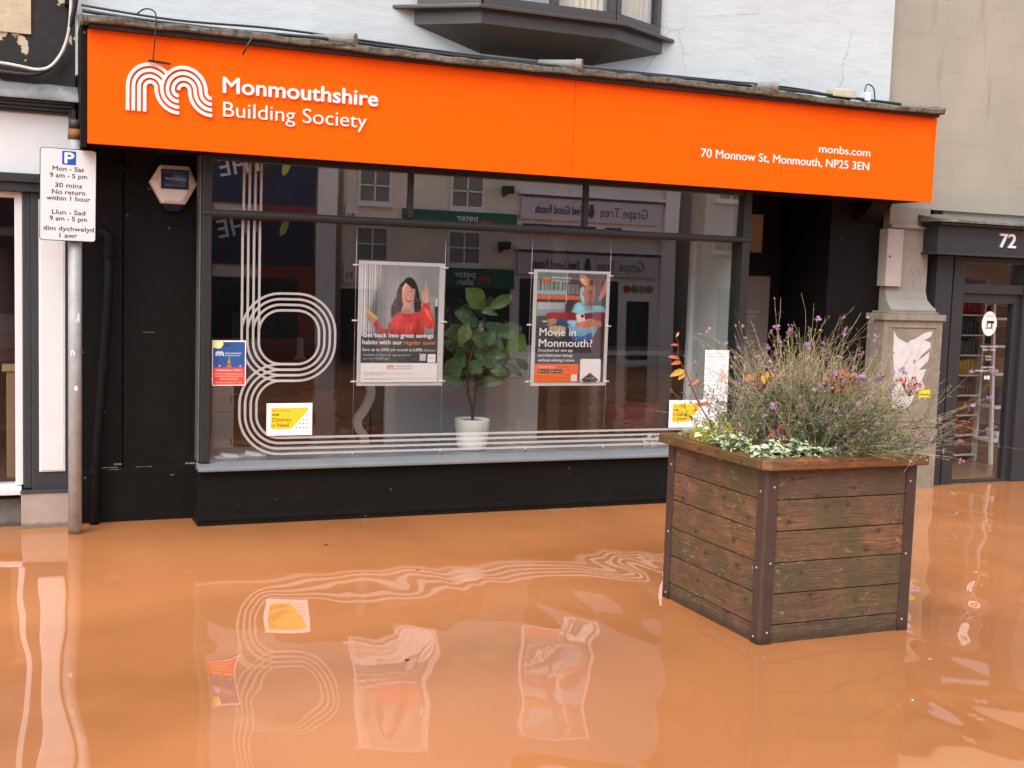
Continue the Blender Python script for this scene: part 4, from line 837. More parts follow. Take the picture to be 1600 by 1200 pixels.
a.fill(F((560, 380), (640, 370), (650, 440), (570, 440)), '#9a6a58')
a.blob(F((515, 240), (516, 300), (530, 350), (560, 395), (600, 400), (640, 360), (660, 290), (655, 220), (600, 205), (540, 212)), '#b37a66', 6); a.blob(F((516, 240), (517, 310), (540, 365), (565, 395), (560, 340), (550, 280), (548, 225)), '#a9cdca')
a.line(F((530, 285), (552, 292)), .006, '#2c1f1c'); a.line(F((585, 285), (620, 272)), .006, '#2c1f1c'); a.line(F((525, 268), (552, 272)), .004, '#33221d'); a.line(F((580, 268), (622, 255)), .004, '#33221d'); a.blob(F((555, 352), (580, 360), (615, 345), (600, 372), (570, 375)), '#7a2f30'); a.blob(F((560, 355), (582, 361), (610, 349), (585, 366)), '#f1ebe6'); a.line(F((565, 290), (560, 325), (575, 328)), .003, '#7d4e40')
a.blob(F((445, 440), (470, 385), (520, 365), (560, 400), (640, 395), (740, 400), (765, 440), (765, 480), (600, 470), (520, 480), (440, 470)), '#8fd0dc'); a.blob(F((440, 460), (520, 475), (620, 460), (765, 455), (765, 530), (640, 530), (520, 560), (405, 540), (400, 510)), '#8c2a32'); a.blob(F((405, 540), (520, 545), (640, 520), (700, 590), (660, 680), (560, 740), (470, 720), (430, 640)), '#86c0d8'); a.blob(F((440, 660), (540, 690), (640, 650), (640, 720), (560, 745), (480, 735)), '#4a74b4')
a.blob(F((300, 530), (420, 530), (440, 580), (330, 590)), '#2f5580'); a.blob(F((410, 540), (520, 545), (500, 580), (420, 575)), '#9fd0de')
a.blob(F((200, 545), (230, 528), (290, 525), (300, 560), (250, 590), (205, 590), (225, 565)), '#b78a74'); a.line(F((168, 550), (205, 553)), .008, '#f2efe8')
a.blob(F((480, 575), (520, 545), (620, 535), (720, 540), (735, 590), (620, 600), (560, 610), (500, 600)), '#e0805a'); a.fill(F((482, 482), (560, 470), (575, 540), (500, 555)), '#ecdcd8'); a.oval(*F((545, 495))[0], .026, .016, '#26262a')
for k in range(4): a.line(F((505 + k * 3, 562 + k * 11), (560, 552 + k * 13)), .010, '#d98a70')
a.blob(F((230, 600), (300, 590), (385, 600), (380, 640), (320, 700), (240, 650)), '#b8aa86')
for q in ((255, 612), (290, 604), (330, 606), (360, 618), (300, 625)): a.oval(*F(q)[0], .022, .014, '#d8cba4')
a.rect(0, 1, 0, .30, '#4a4b4e'); a.blob(F((105, 640), (200, 660), (330, 740), (300, 840), (105, 830)), '#5b5d5c', 5, 8, .8); a.blob(F((560, 760), (770, 740), (770, 900), (600, 890)), '#4b3c40', 5, 8, .8)
random.seed(6)
for k in range(26): a.line(F((112 + k * 10, 176), (113 + k * 10, 258)), .004, random.choice(['#c9c3ae', '#4a6a66', '#9a6a50', '#2c3c3c', '#8fb0b4', '#d0cbb8']), .5, .8)
for k in range(16): a.line(F((392 + k * 8, 200), (393 + k * 8, 290)), .004, random.choice(['#a39a8a', '#3c4446', '#7a5a4a', '#9ab0b4']), .5, .8)
a.gain(F((620, 240), (660, 220), (655, 320), (610, 390), (600, 330)), .62, 3); a.gain(F((555, 240), (600, 225), (610, 290), (580, 330)), 1.18, 3); a.gain(F((565, 395), (640, 385), (650, 440), (570, 440)), .6, 3)
for k in range(30):
    a_ = random.uniform(0, 6.28); c_ = (random.uniform(510, 690), random.uniform(118, 205)); a.line(F(c_, (c_[0] + 30 * math.cos(a_ * .2 - .3), c_[1] + 20 * math.sin(a_ * .2 - .6))), .004, random.choice(['#7a5238', '#3c2820', '#c08a5a', '#5a3f30']), .6, .6)
a.gain(F((640, 400), (765, 430), (765, 640), (680, 700), (640, 560)), .6, 7); a.gain(F((470, 390), (560, 400), (560, 460), (460, 460)), 1.2, 5); a.gain(F((440, 560), (540, 555), (560, 640), (480, 660)), 1.15, 6)
for k in range(5): a.line(F((430 + k * 50, 560), (470 + k * 45, 640), (500 + k * 40, 720)), .006, '#4f86a8' if k % 2 else '#b8e0ea', 2, .45)
a.gain(F((105, 640), (770, 640), (770, 1000), (105, 1000)), .62, 22); a.gain(F((380, 372), (470, 372), (450, 470), (380, 480)), .6, 4); a.gain(F((112, 380), (240, 375), (240, 480), (112, 495)), 1.2, 10)
a.grain(.06, 2); a.build(t2); a = Art(3.424, 3.974, .888, 1.672, y - .0019); a.rect(0, 1, 0, .155, '#4a4b4e')
a.text('Movie in', .055, .575, .425, .068, '#f4f4f4', .012); a.text('Monmouth?', .05, .82, .325, .068, '#f4f4f4', .012)
for s_, u1, v in (('Download our new app', .54, .28), ('and check your savings', .54, .235), ('without missing a scene.', .575, .19)): a.text(s_, .045, u1, v, .026, '#f0f0f0', .015)
a.rect(0, .63, 0, .168, '#ee6a25'); a.text('Find out more at', .055, .30, .135, .016, '#f6d9c4', .01); a.text('monbs.com/app', .31, .48, .135, .014, '#a04010', .0)
a.rect(.05, .215, .085, .118, '#1d1d1d'); a.rect(.235, .40, .085, .118, '#1d1d1d'); a.text('App Store', .095, .205, .096, .012, '#eeeeee'); a.text('Google Play', .275, .39, .096, .012, '#eeeeee'); a.oval(.073, .101, .009, .008, '#eeeeee'); a.fill([(.247, .092), (.247, .112), (.266, .102)], '#eeeeee')
a.rect(.525, .61, .01, .07, '#f0ece8'); a.text('FSCS', .54, .595, .035, .012, '#8a8a8a')
a.fill([((x - 3.424) / .55, (z - .888) / .784) for x, z in rrect(3.424 + .65 * .55, 3.424 + .955 * .55, .890, .888 + .215 * .784, .014)], '#eeebe7'); a.fill([(.66, .015), (.80, .088), (.94, .015), (.90, .015), (.90, .0), (.70, .0), (.70, .015)], '#3b3b3d'); a.text('SCAN HERE', .735, .865, .032, .010, '#dddddd')
a.y -= .0004; logo(a.b, 3.424 + .07 * .55, .888 + .905 * .784, .125 * .55 / 468, ink('#e07a4a'), a.y, 0, 22); a.text('Monmouthshire', .205, .475, .947, .017, '#f2f2f2', .012); a.text('Building Society', .205, .455, .918, .017, '#f2f2f2')
a.b.build('print', t2)

def sheet_art(x0, x1, z0, z1, name, label, cat, group=None, y=-.0045):
    b = MB(); vs = [lean((x, yy, z)) for x in (x0, x1) for yy in (y, y + .0012) for z in (z0, z1)]
    b.add(vs, [(0, 1, 3, 2), (4, 6, 7, 5), (0, 4, 5, 1), (2, 3, 7, 6), (0, 2, 6, 4), (1, 5, 7, 3)], PAPER)
    o = tag(b.build(name), label, cat, group); return o, Art(x0, x1, z0, z1, y, .00025, lean)
o, a = sheet_art(1.161, 1.373, .883, 1.170, 'christmas_leaflet', 'small blue and red collection point leaflet stuck at the left of the display window', 'leaflet', y=-.009)
a.rect(.03, .97, .02, .97, '#2d568f'); a.rect(.03, .97, .02, .40, '#e4483a'); a.fill([(.03, .36), (.25, .395), (.5, .41), (.75, .395), (.97, .37), (.97, .3), (.03, .3)], '#e4483a'); a.blob([(.03, .97), (.30, .97), (.31, .88), (.22, .82), (.10, .83), (.03, .85)], '#eef0a0')
for k in range(5): a.line([(.30 + k * .05, .865 + k * .009), (.335 + k * .05, .875 + k * .009)], .006, '#101826')
a.y -= .0004; logo(a.b, 1.161 + .10 * .212, .883 + .655 * .287, .25 * .212 / 468, ink('#dfe8f4'), a.y, 0, 24, lean); a.text('Monmouthshire', .385, .87, .705, .032, '#e8eef6', .015); a.text('Building Society', .385, .83, .655, .032, '#e8eef6')
for k in range(4): a.fill([(.5 - .10 + k * .02, .41 + k * .05), (.5 + .10 - k * .02, .41 + k * .05), (.5, .47 + k * .05)], ['#b08a4a', '#8a7a3c', '#c9a65a', '#9a8848'][k])
for q in ((.45, .43), (.53, .44), (.49, .48), (.52, .52), (.47, .52), (.5, .56)): a.oval(q[0], q[1], .012, .009, '#e8573f')
a.oval(.5, .615, .014, .011, '#f6ecc0'); a.oval(.22, .44, .025, .018, '#e6dfe8'); a.oval(.83, .435, .03, .012, '#e6dfe8')
a.text('Collection Point', .11, .89, .325, .040, '#fff2e4', .02)
for k in range(3): a.line([(.08, .275 - k * .035), (.92, .275 - k * .035)], .003, '#f4b8a4')
for k in range(2): a.line([(.22, .165 - k * .035), (.78, .165 - k * .035)], .003, '#f4b8a4')
a.text('Christmas giving Dec 12th', .10, .88, .06, .026, '#fde0c4', .01); a.b.build('print', o)
for x0, x1, z0, z1, lb in ((1.508, 1.806, .557, .767, 'white and yellow charity card at the left over the striped curve'), (4.489, 4.795, .553, .758, 'white and yellow charity card behind the planter at the window corner')):
    o, a = sheet_art(x0, x1, z0, z1, 'charity_card', lb, 'card', 'charity cards in the display window', y=-.011)
    a.fill([(.10, .20), (.10, .86), (.92, .86), (.90, .76), (.55, .20)], '#f2c72c'); br = '#4a3410'
    a.text("We're supporting", .115, .50, .75, .055, br); a.fill([(.115, .615), (.265, .615), (.265, .675), (.115, .675)], br); a.text('BBC', .13, .25, .622, .045, '#f2c72c'); a.text('Children', .11, .53, .43, .12, br); a.text('in Need', .11, .48, .27, .12, br)
    for i, r0 in enumerate(((.88, .60), (.80, .48), (.88, .48), (.73, .36), (.80, .36), (.88, .36), (.65, .24), (.73, .24), (.80, .24), (.88, .24))): a.oval(r0[0], r0[1], .014, .02, '#3d4654')
    a.b.build('print', o)
o, a = sheet_art(4.785, 4.995, .545, 1.133, 'notice', 'tall white Christmas opening times notice with a pink tree behind the planter', 'notice', y=-.008)
a.text('Our Christmas', .06, .72, .945, .026, '#8a8a88'); a.text('Opening Times', .06, .74, .905, .026, '#8a8a88'); a.fill([(.50, .59), (.93, .59), (.74, .80)], '#e6c2ba'); a.line([(.72, .64), (.72, .59), (.72, .57)], .005, '#5a4a46')
for k in range(8): a.line([(.06, .865 - k * .036), (.42 + .06 * (k % 3), .865 - k * .036)], .0035, '#c9c9c6')
for v, u0, u1 in ((.555, .3, .7), (.50, .05, .95), (.43, .05, .8), (.38, .15, .85), (.30, .3, .7), (.22, .2, .8), (.15, .3, .7)): a.line([(u0, v), (u1, v)], .004, '#c2c2be')
a.b.build('print', o)
b = MB(); b.box(5.115, 5.20, .093, .096, .762, 1.02, PAPER); b.box(5.125, 5.19, .0922, .093, .78, .86, ink('#e2b7ae')); b.box(5.125, 5.185, .0922, .093, .88, .95, ink('#dcc9c2')); one(b, 'leaflet', 'small white and pink leaflet beside the dark window jamb behind the flowers', 'leaflet')
b = MB(); b.box(5.052, 5.057, .30, .42, .72, .95, ink('#b8b4bc')); b.box(5.050, 5.052, .32, .40, .74, .80, ink('#d8d6d8')); one(b, 'leaflet', 'small grey leaflet on the pale side lining inside the window', 'leaflet')
for x, yy, rz, lb in ((1.33, .38, 6, 'folded white paper lying at the left end of the display shelf'), (1.50, .42, -12, 'crumpled white paper beside the folded one on the display shelf')):
    b = MB(); mt = Matrix.Translation((x, yy, .366)) @ Matrix.Rotation(R(rz), 4, 'Z'); b.box(-.09, .09, -.05, .05, 0, .003, PAPER, mt); b.box(-.05, .06, -.04, .03, .003, .022, PAPER, mt @ Matrix.Rotation(R(8), 4, 'Y')); one(b, 'paper_sheet', lb, 'paper', 'papers on the display shelf')
# snowflake decorations low on the glass
b = MB()
for cx, cz in ((4.33, .49), (4.40, .475), (4.365, .44), (4.30, .445)):
    for k in range(3):
        an = R(60 * k + 15); ribbon(b, [(cx - .03 * math.cos(an), cz - .03 * math.sin(an)), (cx + .03 * math.cos(an), cz + .03 * math.sin(an))], .007, DECAL, -.0075 - k * .0003, fn=lean)
one(b, 'snowflake_sticker', 'cluster of white snowflake stickers low on the glass left of the planter', 'sticker')

# ------------------------------------------------------------------ potted fig plant
pl = thing('potted_plant', 'fiddle leaf fig in a ribbed white pot on the display shelf between the two posters', 'plant', (3.085, .4, .365))
b = MB(); POT = mat('cream_ceramic', (.74, .72, .64), .45, var=.03)
prof = [(0, .3655), (.088, .3655), (.098, .372), (.107, .39), (.112, .402), (.109, .408), (.116, .43), (.112, .437), (.119, .46), (.115, .467), (.122, .49), (.118, .497), (.124, .515), (.126, .52), (.128, .588), (.126, .594), (.120, .594), (.116, .57), (0, .57)]
b.lathe(3.085, .4, prof, POT, 48); b.build('pot', pl)
b = MB(); b.lathe(3.085, .4, [(0, .578), (.117, .574)], mat('potting_soil', (.03, .02, .014), .9, bump=.01), 24); b.build('soil', pl)
b = MB(); ST = mat('brown_stem', (.055, .032, .02), .7)
b.tube(cat_mull([(3.085, .4, .57), (3.083, .4, .66), (3.045, .4, .80), (3.04, .38, 1.0), (3.09, .37, 1.2)], 6), [.011] * 20 + [.008] * 5, ST, 8); b.tube(cat_mull([(3.086, .4, .62), (3.108, .41, .80), (3.13, .42, 1.0), (3.15, .40, 1.25), (3.14, .39, 1.42)], 6), .009, ST, 8); b.tube(cat_mull([(3.05, .39, .78), (3.08, .385, .772), (3.11, .40, .78)], 4), .004, mat('twine', (.3, .25, .18), .8), 6); b.build('stem', pl)
LV = [(3.131,1.392,2.987,1.520,0.343,0.104),(3.164,1.391,3.343,1.487,0.398,0.062),(3.059,1.411,3.211,1.360,0.367,0.036),(3.126,1.274,2.939,1.357,0.409,0.088),(3.179,1.296,3.348,1.172,0.413,0.099),(2.933,1.134,2.991,1.273,0.312,0.073),(3.176,1.110,3.028,1.184,0.302,0.062),(2.974,1.098,2.863,1.146,0.451,0.062),(3.062,1.090,3.245,0.988,0.347,0.083),(3.317,1.065,3.436,1.197,0.342,0.099),(3.297,1.022,3.358,1.155,0.479,0.073),(2.984,1.028,2.850,0.914,0.385,0.114),(2.990,0.957,3.180,0.897,0.451,0.088),(3.185,0.974,3.316,0.930,0.386,0.062),(3.176,0.895,3.328,0.928,0.415,0.052),(3.016,0.839,2.832,0.904,0.327,0.047),(3.119,0.835,3.294,0.878,0.414,0.047),(3.437,1.035,3.536,0.955,0.456,0.047),(3.329,0.995,3.451,0.913,0.394,0.036),(3.070,1.133,3.178,1.025,0.433,0.083),(3.167,1.233,3.113,1.112,0.421,0.083),(3.205,1.239,3.127,1.141,0.312,0.073),(3.027,1.078,2.937,0.980,0.436,0.083),(3.275,0.983,3.166,1.070,0.406,0.083),(3.112,1.030,3.034,0.944,0.354,0.083)]
random.seed(14)
for _ in range(26):
    an = random.uniform(0, 6.28); rr = random.uniform(.05, .20); cz = random.uniform(.93, 1.36); k_ = 1 - abs(cz - 1.08) * 1.3
    cx = 3.15 + rr * math.cos(an) * k_; L_ = random.uniform(.12, .19); a2 = random.uniform(-.5, 2.6) if cx > 3.15 else random.uniform(.6, 3.7)
    LV.append((cx, cz, cx + L_ * math.cos(a2), cz + L_ * math.sin(a2) * .75, .46 + random.uniform(-.07, .10), random.uniform(.07, .10)))
FIG = m_leaf('fig_leaf_green', (.032, .095, .034), (.07, .16, .055), .30, 30, .12); FIGY = m_leaf('fig_leaf_light', (.08, .17, .03), (.12, .22, .04), .35, 30, .2); FIGB = m_leaf('fig_leaf_brown', (.05, .028, .015), (.07, .06, .02), .45, 30, .1)
random.seed(4)
for i, (bx, bz, tx, tz, yy, wd) in enumerate(LV):
    b = MB(); p0 = Vector((bx, yy + random.uniform(-.03, .03), bz)); p1 = Vector((tx, yy + random.uniform(-.07, .03), tz)); d = p1 - p0; L = d.length * 1.12; d.normalize()
    fwd = Vector((random.uniform(-.35, .35), -1, random.uniform(.0, .5))); fwd = (fwd - d * fwd.dot(d)).normalized(); sd_ = d.cross(fwd)
    vs = []; fs = []; NU, NV = 9, 6
    for u in range(NU + 1):
        t = u / NU; wv = .5 * wd * 1.42 * (math.sin(math.pi * min(1, t * .97 + .02) ** 1.15) ** .95 + .02)
        for v in range(NV + 1):
            q = v / NV * 2 - 1
            pos = p0 + d * (L * t) + sd_ * (wv * q) + fwd * (-.10 * L * (2 * t - 1) ** 2 + .16 * wv * abs(q) + .006 * math.sin(t * 22 + i) * abs(q)); vs.append(pos)
    for u in range(NU):
        for v in range(NV): fs.append((u * (NV + 1) + v, u * (NV + 1) + v + 1, (u + 1) * (NV + 1) + v + 1, (u + 1) * (NV + 1) + v))
    mm_ = FIGY if i in (0, 1, 5, 9) else (FIGB if i == 14 else FIG); b.add(vs, fs, mm_, True)
    mid = [p0 + d * (L * t) + fwd * (-.10 * L * (2 * t - 1) ** 2 + .0015) for t in [k / 8 for k in range(9)]]
    b.tube(mid, .0016, FIGY, 4); stem = Vector((3.10 + .03 * math.sin(i), .4, max(.8, bz - .06))); b.tube([stem, (stem + p0) / 2 + Vector((0, 0, .01)), p0], .003, FIGY if i % 2 else ST, 5)
    b.build('leaf', pl)

# ------------------------------------------------------------------ furniture inside the branch
b = MB(); b.box(2.575, 3.64, .90, .94, .14, .84, mat('grey_divider_board', (.36, .36, .365), .5, var=.04)); b.box(3.64, 3.83, .895, .94, .14, .845, mat('pale_grey_divider_edge', (.50, .49, .46), .5)); one(b, 'room_divider', 'low grey divider board standing behind the potted fig', 'divider', bevel=.004)
t = thing('filing_cabinet', 'white two drawer filing cabinet at the left inside the branch', 'cabinet', (1.42, 1.4, .14)); CABM = mat('white_cabinet', (.60, .59, .54), .45, var=.04)
b = MB(); b.box(1.345, 1.505, 1.2, 1.7, .14, .78, CABM); b.build('body', t, .004)
for z0, z1 in ((.16, .555), (.575, .765)):
    b = MB(); b.box(1.353, 1.497, 1.185, 1.2, z0, z1, CABM); b.box(1.48, 1.49, 1.17, 1.186, (z0 + z1) / 2 - .03, (z0 + z1) / 2 + .03, CLIP); b.build('drawer', t, .004)
t = thing('visitor_chair', 'visitor chair with white bent frame and dark red seat behind the savings poster', 'chair', (2.55, 1.35, .14)); CHW = mat('white_chair_frame', (.55, .53, .50), .4)
b = MB(); ribbon(b, cat2([(2.50, 1.0), (2.53, .80), (2.545, .69), (2.50, .58), (2.445, .50), (2.455, .43), (2.50, .35), (2.50, .14)]), .062, CHW, 1.22, .05); b.build('frame', t)
b = MB(); b.box(2.52, 2.86, 1.22, 1.6, .33, .44, mat('dark_red_fabric', (.13, .012, .012), .85)); b.build('seat', t, .02)
b = MB(); b.box(2.80, 2.86, 1.22, 1.6, .47, .74, mat('grey_red_back', (.11, .06, .055), .85), ); b.build('backrest', t, .02)
b = MB(); b.box(2.0, 2.32, 1.3, 1.36, .36, .72, mat('maroon_chair_back', (.055, .012, .012), .8)); b.box(2.1, 2.2, 1.36, 1.42, .14, .5, DARKB); b.box(1.98, 2.34, 1.36, 1.7, .36, .44, mat('maroon_chair_back', (.055, .012, .012), .8)); one(b, 'waiting_chair', 'dark maroon waiting chair behind the striped curve on the window', 'chair', bevel=.02)
t = thing('reception_desk', 'dark reception desk deep inside the branch behind the display', 'desk', (2.3, 2.6, .14))
b = MB(); b.box(1.7, 3.1, 2.3, 3.0, .82, .86, mat('dark_walnut', (.06, .035, .022), .4)); b.build('desktop', t)
b = MB(); b.box(1.75, 3.05, 2.35, 2.4, .14, .82, DARKB); b.build('front_panel', t)
for x in (1.9, 2.28):
    t = thing('monitor', 'dark computer monitor on a silver stand, %s on the reception desk' % ('left one' if x < 2 else 'right one'), 'monitor', (x, 2.5, .86), 'monitors on the reception desk')
    b = MB(); b.box(x - .2, x + .2, 2.5, 2.53, 1.0, 1.26, mat('monitor_black', (.015, .015, .016), .4)); b.build('screen', t, .004)
    b = MB(); b.prism([(x - .06, .865), (x + .06, .865), (x + .03, .90), (x + .025, 1.05), (x - .025, 1.05), (x - .03, .90)], 2.46, 2.49, mat('silver_stand', (.35, .35, .35), .4, .5)); b.build('stand', t)
t = thing('counter', 'wood fronted service counter inside the branch at the right', 'counter', (4.9, 1.9, .14))
b = MB(); b.box(4.55, 5.0, 1.6, 1.66, .14, .98, mat('oak_panel', (.20, .135, .085), .5, var=.25, vs=3)); b.build('front_panel', t)
b = MB(); b.box(4.4, 5.6, 1.55, 2.2, .98, 1.02, mat('pale_worktop', (.42, .39, .35), .4)); b.build('worktop', t)
b = MB(); b.box(4.05, 4.16, 1.2, 1.26, .14, 2.6, mat('brown_post', (.085, .055, .04), .5)); one(b, 'interior_post', 'brown timber post inside the branch right of the app poster', 'post')
t = thing('tub_chair', 'dark red tub chair inside the branch beside the right charity card', 'chair', (4.75, 1.1, .14)); b = MB(); b.lathe(4.80, 1.12, [(.02, .40), (.2, .40), (.23, .42), (.24, .56), (.22, .60), (.19, .58), (.18, .46), (.02, .44)], mat('dark_red_fabric', (.13, .012, .012), .85), 24); b.build('seat', t); b = MB(); b.tube([(4.80, 1.12, .14), (4.80, 1.12, .40)], .03, CLIP); b.build('pedestal', t)
t = thing('wall_notice', 'white paper notices behind the fig leaves inside the branch', 'notice', (3.45, .93, .85)); b = MB(); b.box(3.43, 3.80, .905, .908, .846, 1.10, mat('grey_white_paper', (.42, .42, .41), .7)); b.build('sheet', t)
b = MB()
for k in range(6): b.box(3.46, 3.76 - .05 * (k % 2), .903, .9045, .88 + k * .035, .885 + k * .035, ink('#8c8c8c'))
b.build('print', t)

# ------------------------------------------------------------------ wooden planter
PW = m_wood('planter_boards', (.168, .093, .057)); PR = m_wood('planter_rim_wood', (.20, .092, .030), 1., .5)
PM = mat('brown_steel_post', (.066, .040, .031), .5, .1, var=.45, vs=14, bump=.0015, bsc=60, wet=1)
BOLT = mat('dull_bolt_metal', (.42, .40, .37), .4, .5)
X0, X1, Y0, Y1, ZT = 3.12, 3.965, -3.205, -2.345, .805
pt = thing('planter', 'square weathered wooden planter of brown boards with steel corner posts standing in the flood', 'planter', ((X0 + X1) / 2, (Y0 + Y1) / 2, 0))
random.seed(2)
def boards(face):
    b = MB(); z = ZT
    for k in range(9):
        z1, z0 = z, z - .140; j = random.uniform(-.0015, .0015)
        if face == 'front': b.box(X0 + .02, X1 - .02, Y0 + j, Y0 + .03, z0, z1, PW)
        if face == 'back': b.box(X0 + .02, X1 - .02, Y1 - .03, Y1 + j, z0, z1, PW)
        if face == 'left': b.box(X0 + j, X0 + .03, Y0 + .035, Y1 - .035, z0, z1, PW)
        if face == 'right': b.box(X1 - .03, X1 + j, Y0 + .035, Y1 - .035, z0, z1, PW)
        z = z0 - .0045
    return b.build('side_panel', pt, .0025)
for f in ('front', 'left', 'right', 'back'): boards(f)
b = MB(); b.box(X0 + .032, X1 - .032, Y0 + .032, Y1 - .032, BASE, .60, BLACKS); b.build('liner', pt)
ps_ = .066
for cx, cy, sx, sy in ((X0, Y0, 1, 1), (X1, Y0, -1, 1), (X0, Y1, 1, -1), (X1, Y1, -1, -1)):
    e = .008; b = MB(); x0 = cx - sx * e; y0 = cy - sy * e
    L = [(x0, y0 + sy * ps_), (x0, y0 + sy * .012), (x0 + sx * .004, y0 + sy * .004), (x0 + sx * .012, y0), (x0 + sx * ps_, y0), (x0 + sx * ps_, y0 + sy * .009), (x0 + sx * .012, y0 + sy * .009), (x0 + sx * .009, y0 + sy * .012), (x0 + sx * .009, y0 + sy * ps_)]
    b.prism(L, BASE, ZT - .004, PM, 'z'); po = b.build('corner_post', pt, .002)
    for z in (.725, .375, .055):
        b = MB(); b.ball((x0 + sx * .044, y0, z - .0), .006, BOLT, 10, (1, .7, 1)); b.build('bolt', po)
        b = MB(); b.ball((x0, y0 + sy * .044, z - .025), .006, BOLT, 10, (.7, 1, 1)); b.build('bolt', po)
RW = .10; ov = .045
b = MB(); xo0, xo1, yo0, yo1 = X0 - ov, X1 + ov, Y0 - ov, Y1 + ov; c = .035
outer = [(xo0, yo1), (xo0, yo0 + c), (xo0 + c, yo0), (xo1 - c * .3, yo0), (xo1, yo0 + c * .3), (xo1, yo1)]
def rim(pts, z0=ZT, z1=ZT + .046): b.prism(pts, z0, z1, PR, 'z')
rim([(xo0, yo1), (xo0, yo0 + c), (xo0 + RW, yo0 + RW + .0), (xo0 + RW, yo1 - RW)]); rim([(xo0 + .0005, yo0 + c - .001), (xo0 + c, yo0), (xo1 - .01, yo0), (xo1, yo0 + .01), (xo1 - RW, yo0 + RW), (xo0 + RW + .001, yo0 + RW - .001)])
rim([(xo1, yo0 + .012), (xo1, yo1), (xo1 - RW, yo1 - RW), (xo1 - RW, yo0 + RW + .001)]); rim([(xo1 - .002, yo1), (xo0 + .002, yo1), (xo0 + RW, yo1 - RW + .001), (xo1 - RW, yo1 - RW + .001)])
b.build('rim', pt, .005)
b = MB(); b.ball((xo1 - .025, yo0, ZT + .024), .006, BOLT, 8); b.build('bolt', pt)
b = MB(); vs = []; N = 14
for i in range(N + 1):
    for j in range(N + 1): vs.append((X0 + .03 + (X1 - X0 - .06) * i / N, Y0 + .03 + (Y1 - Y0 - .06) * j / N, .79 + random.uniform(-.012, .015)))
b.add(vs, [(i * (N + 1) + j, (i + 1) * (N + 1) + j, (i + 1) * (N + 1) + j + 1, i * (N + 1) + j + 1) for i in range(N) for j in range(N)], mat('dark_soil', (.028, .018, .012), .9, var=.5, vs=30, bump=.01), True); b.build('soil', pt)

# ------------------------------------------------------------------ plants in the planter
random.seed(21)
STEMB = m_leaf('dry_flower_stem', (.29, .25, .12), (.50, .44, .27), .6, 12, .1); FOL = m_leaf('grey_green_foliage', (.042, .066, .028), (.18, .215, .125), .55, 18, .2); PET = m_leaf('mauve_petals', (.36, .17, .40), (.50, .30, .52), .5, 30, .3)
def rv(s=1.): return Vector((random.gauss(0, s), random.gauss(0, s), random.gauss(0, s)))
bush = thing('wallflower_bush', 'large straggly mauve flowering bush with thin dry stems filling the planter', 'plant', (3.62, -2.82, .79))
st, fo, pe = MB(), MB(), MB()
def leafq(mb, p, d, L, wd, m):
    d = d.normalized(); s = d.cross(rv()).normalized() * wd; q = p + d * (L * .5)
    mb.add([p, q + s, p + d * L, q - s], [(0, 1, 2, 3)], m)
def flower(p, r):
    n = random.randint(3, 6)
    for _ in range(n):
        c = p + rv(r * .55); ax = (rv() + Vector((0, -.7, .4))).normalized(); u = ax.orthogonal().normalized(); v = ax.cross(u); ro = random.random() * 6
        for k in range(4):
            a_ = ro + k * math.pi / 2; dd = u * math.cos(a_) + v * math.sin(a_); s_ = ax.cross(dd)
            pe.add([c, c + dd * r * .5 + s_ * r * .32, c + dd * r * .8, c + dd * r * .5 - s_ * r * .32], [(0, 1, 2, 3)], PET)
def grow(p0, d0, L, curl, fol_to, r0=.0015, fl=.3, pods=True, steps=9):
    p = p0.copy(); d = d0.normalized(); path = [p.copy()]; h = L / steps
    wob = rv(.30)
    for i in range(steps):
        d = (d + Vector((0, 0, curl)) * (1 if i < steps * .45 else -1.1) * .35 + wob * .26 + rv(.09)).normalized(); p = p + d * h
        if p.z < .875: p.z = .875 if p.x > 4.0 or p.y < -3.2 or p.x < 3.1 else p.z; d.z = max(d.z, .1)
        if p.x < 3.05: break
        path.append(p.copy())
        t = i / steps
        if t < fol_to:
            for _ in range(int(8 * h / .05)): leafq(fo, p - d * h * random.random(), d * .5 + rv(.7), random.uniform(.018, .042), random.uniform(.0018, .0038), FOL)
        elif pods and t > fol_to + .05:
            for _ in range(2):
                q = p - d * h * random.random(); leafq(st, q, d * .8 + rv(.55), random.uniform(.012, .032), .0009, STEMB)
    st.tube(path, [r0 * (1 - .6 * i / steps) for i in range(len(path))], STEMB, 3, False)
    if random.random() < fl: flower(path[-1], random.uniform(.008, .014))
    elif random.random() < .35:
        for _ in range(4): leafq(st, path[-1], d + rv(.5), .012, .002, STEMB)
    return path
for i in range(1900):
    an = random.uniform(0, 2 * math.pi); rad = abs(random.gauss(0, .15)); p0 = Vector((3.60 + rad * 1.25 * math.cos(an), -2.80 + rad * math.sin(an) * 1.1, .79))
    lean_ = random.random() ** .8; aa = an if random.random() < .5 else random.uniform(0, 6.283)
    d0 = Vector((math.cos(aa) * lean_ * .95 + .13, math.sin(aa) * lean_ * .8 - .05, 1.05 - .55 * lean_))
    reach = .55 if d0.x < -.25 else (.85 if d0.x > .6 else 1)
    grow(p0, d0, random.uniform(.30, .66) * reach * (1 - .05 * lean_), -.18 * lean_ + .05, random.uniform(.38, .68), fl=.13)
for i in range(36):                                        # long sprays leaning over the right side
    a0 = random.uniform(-.55, .55); grow(Vector((3.75 + random.uniform(-.1, .12), -2.85 + random.uniform(-.12, .12), .80)), Vector((1.0, a0 - .1, random.uniform(.10, .75))), random.uniform(.55, .88), -.10, .3, fl=.6, steps=11)
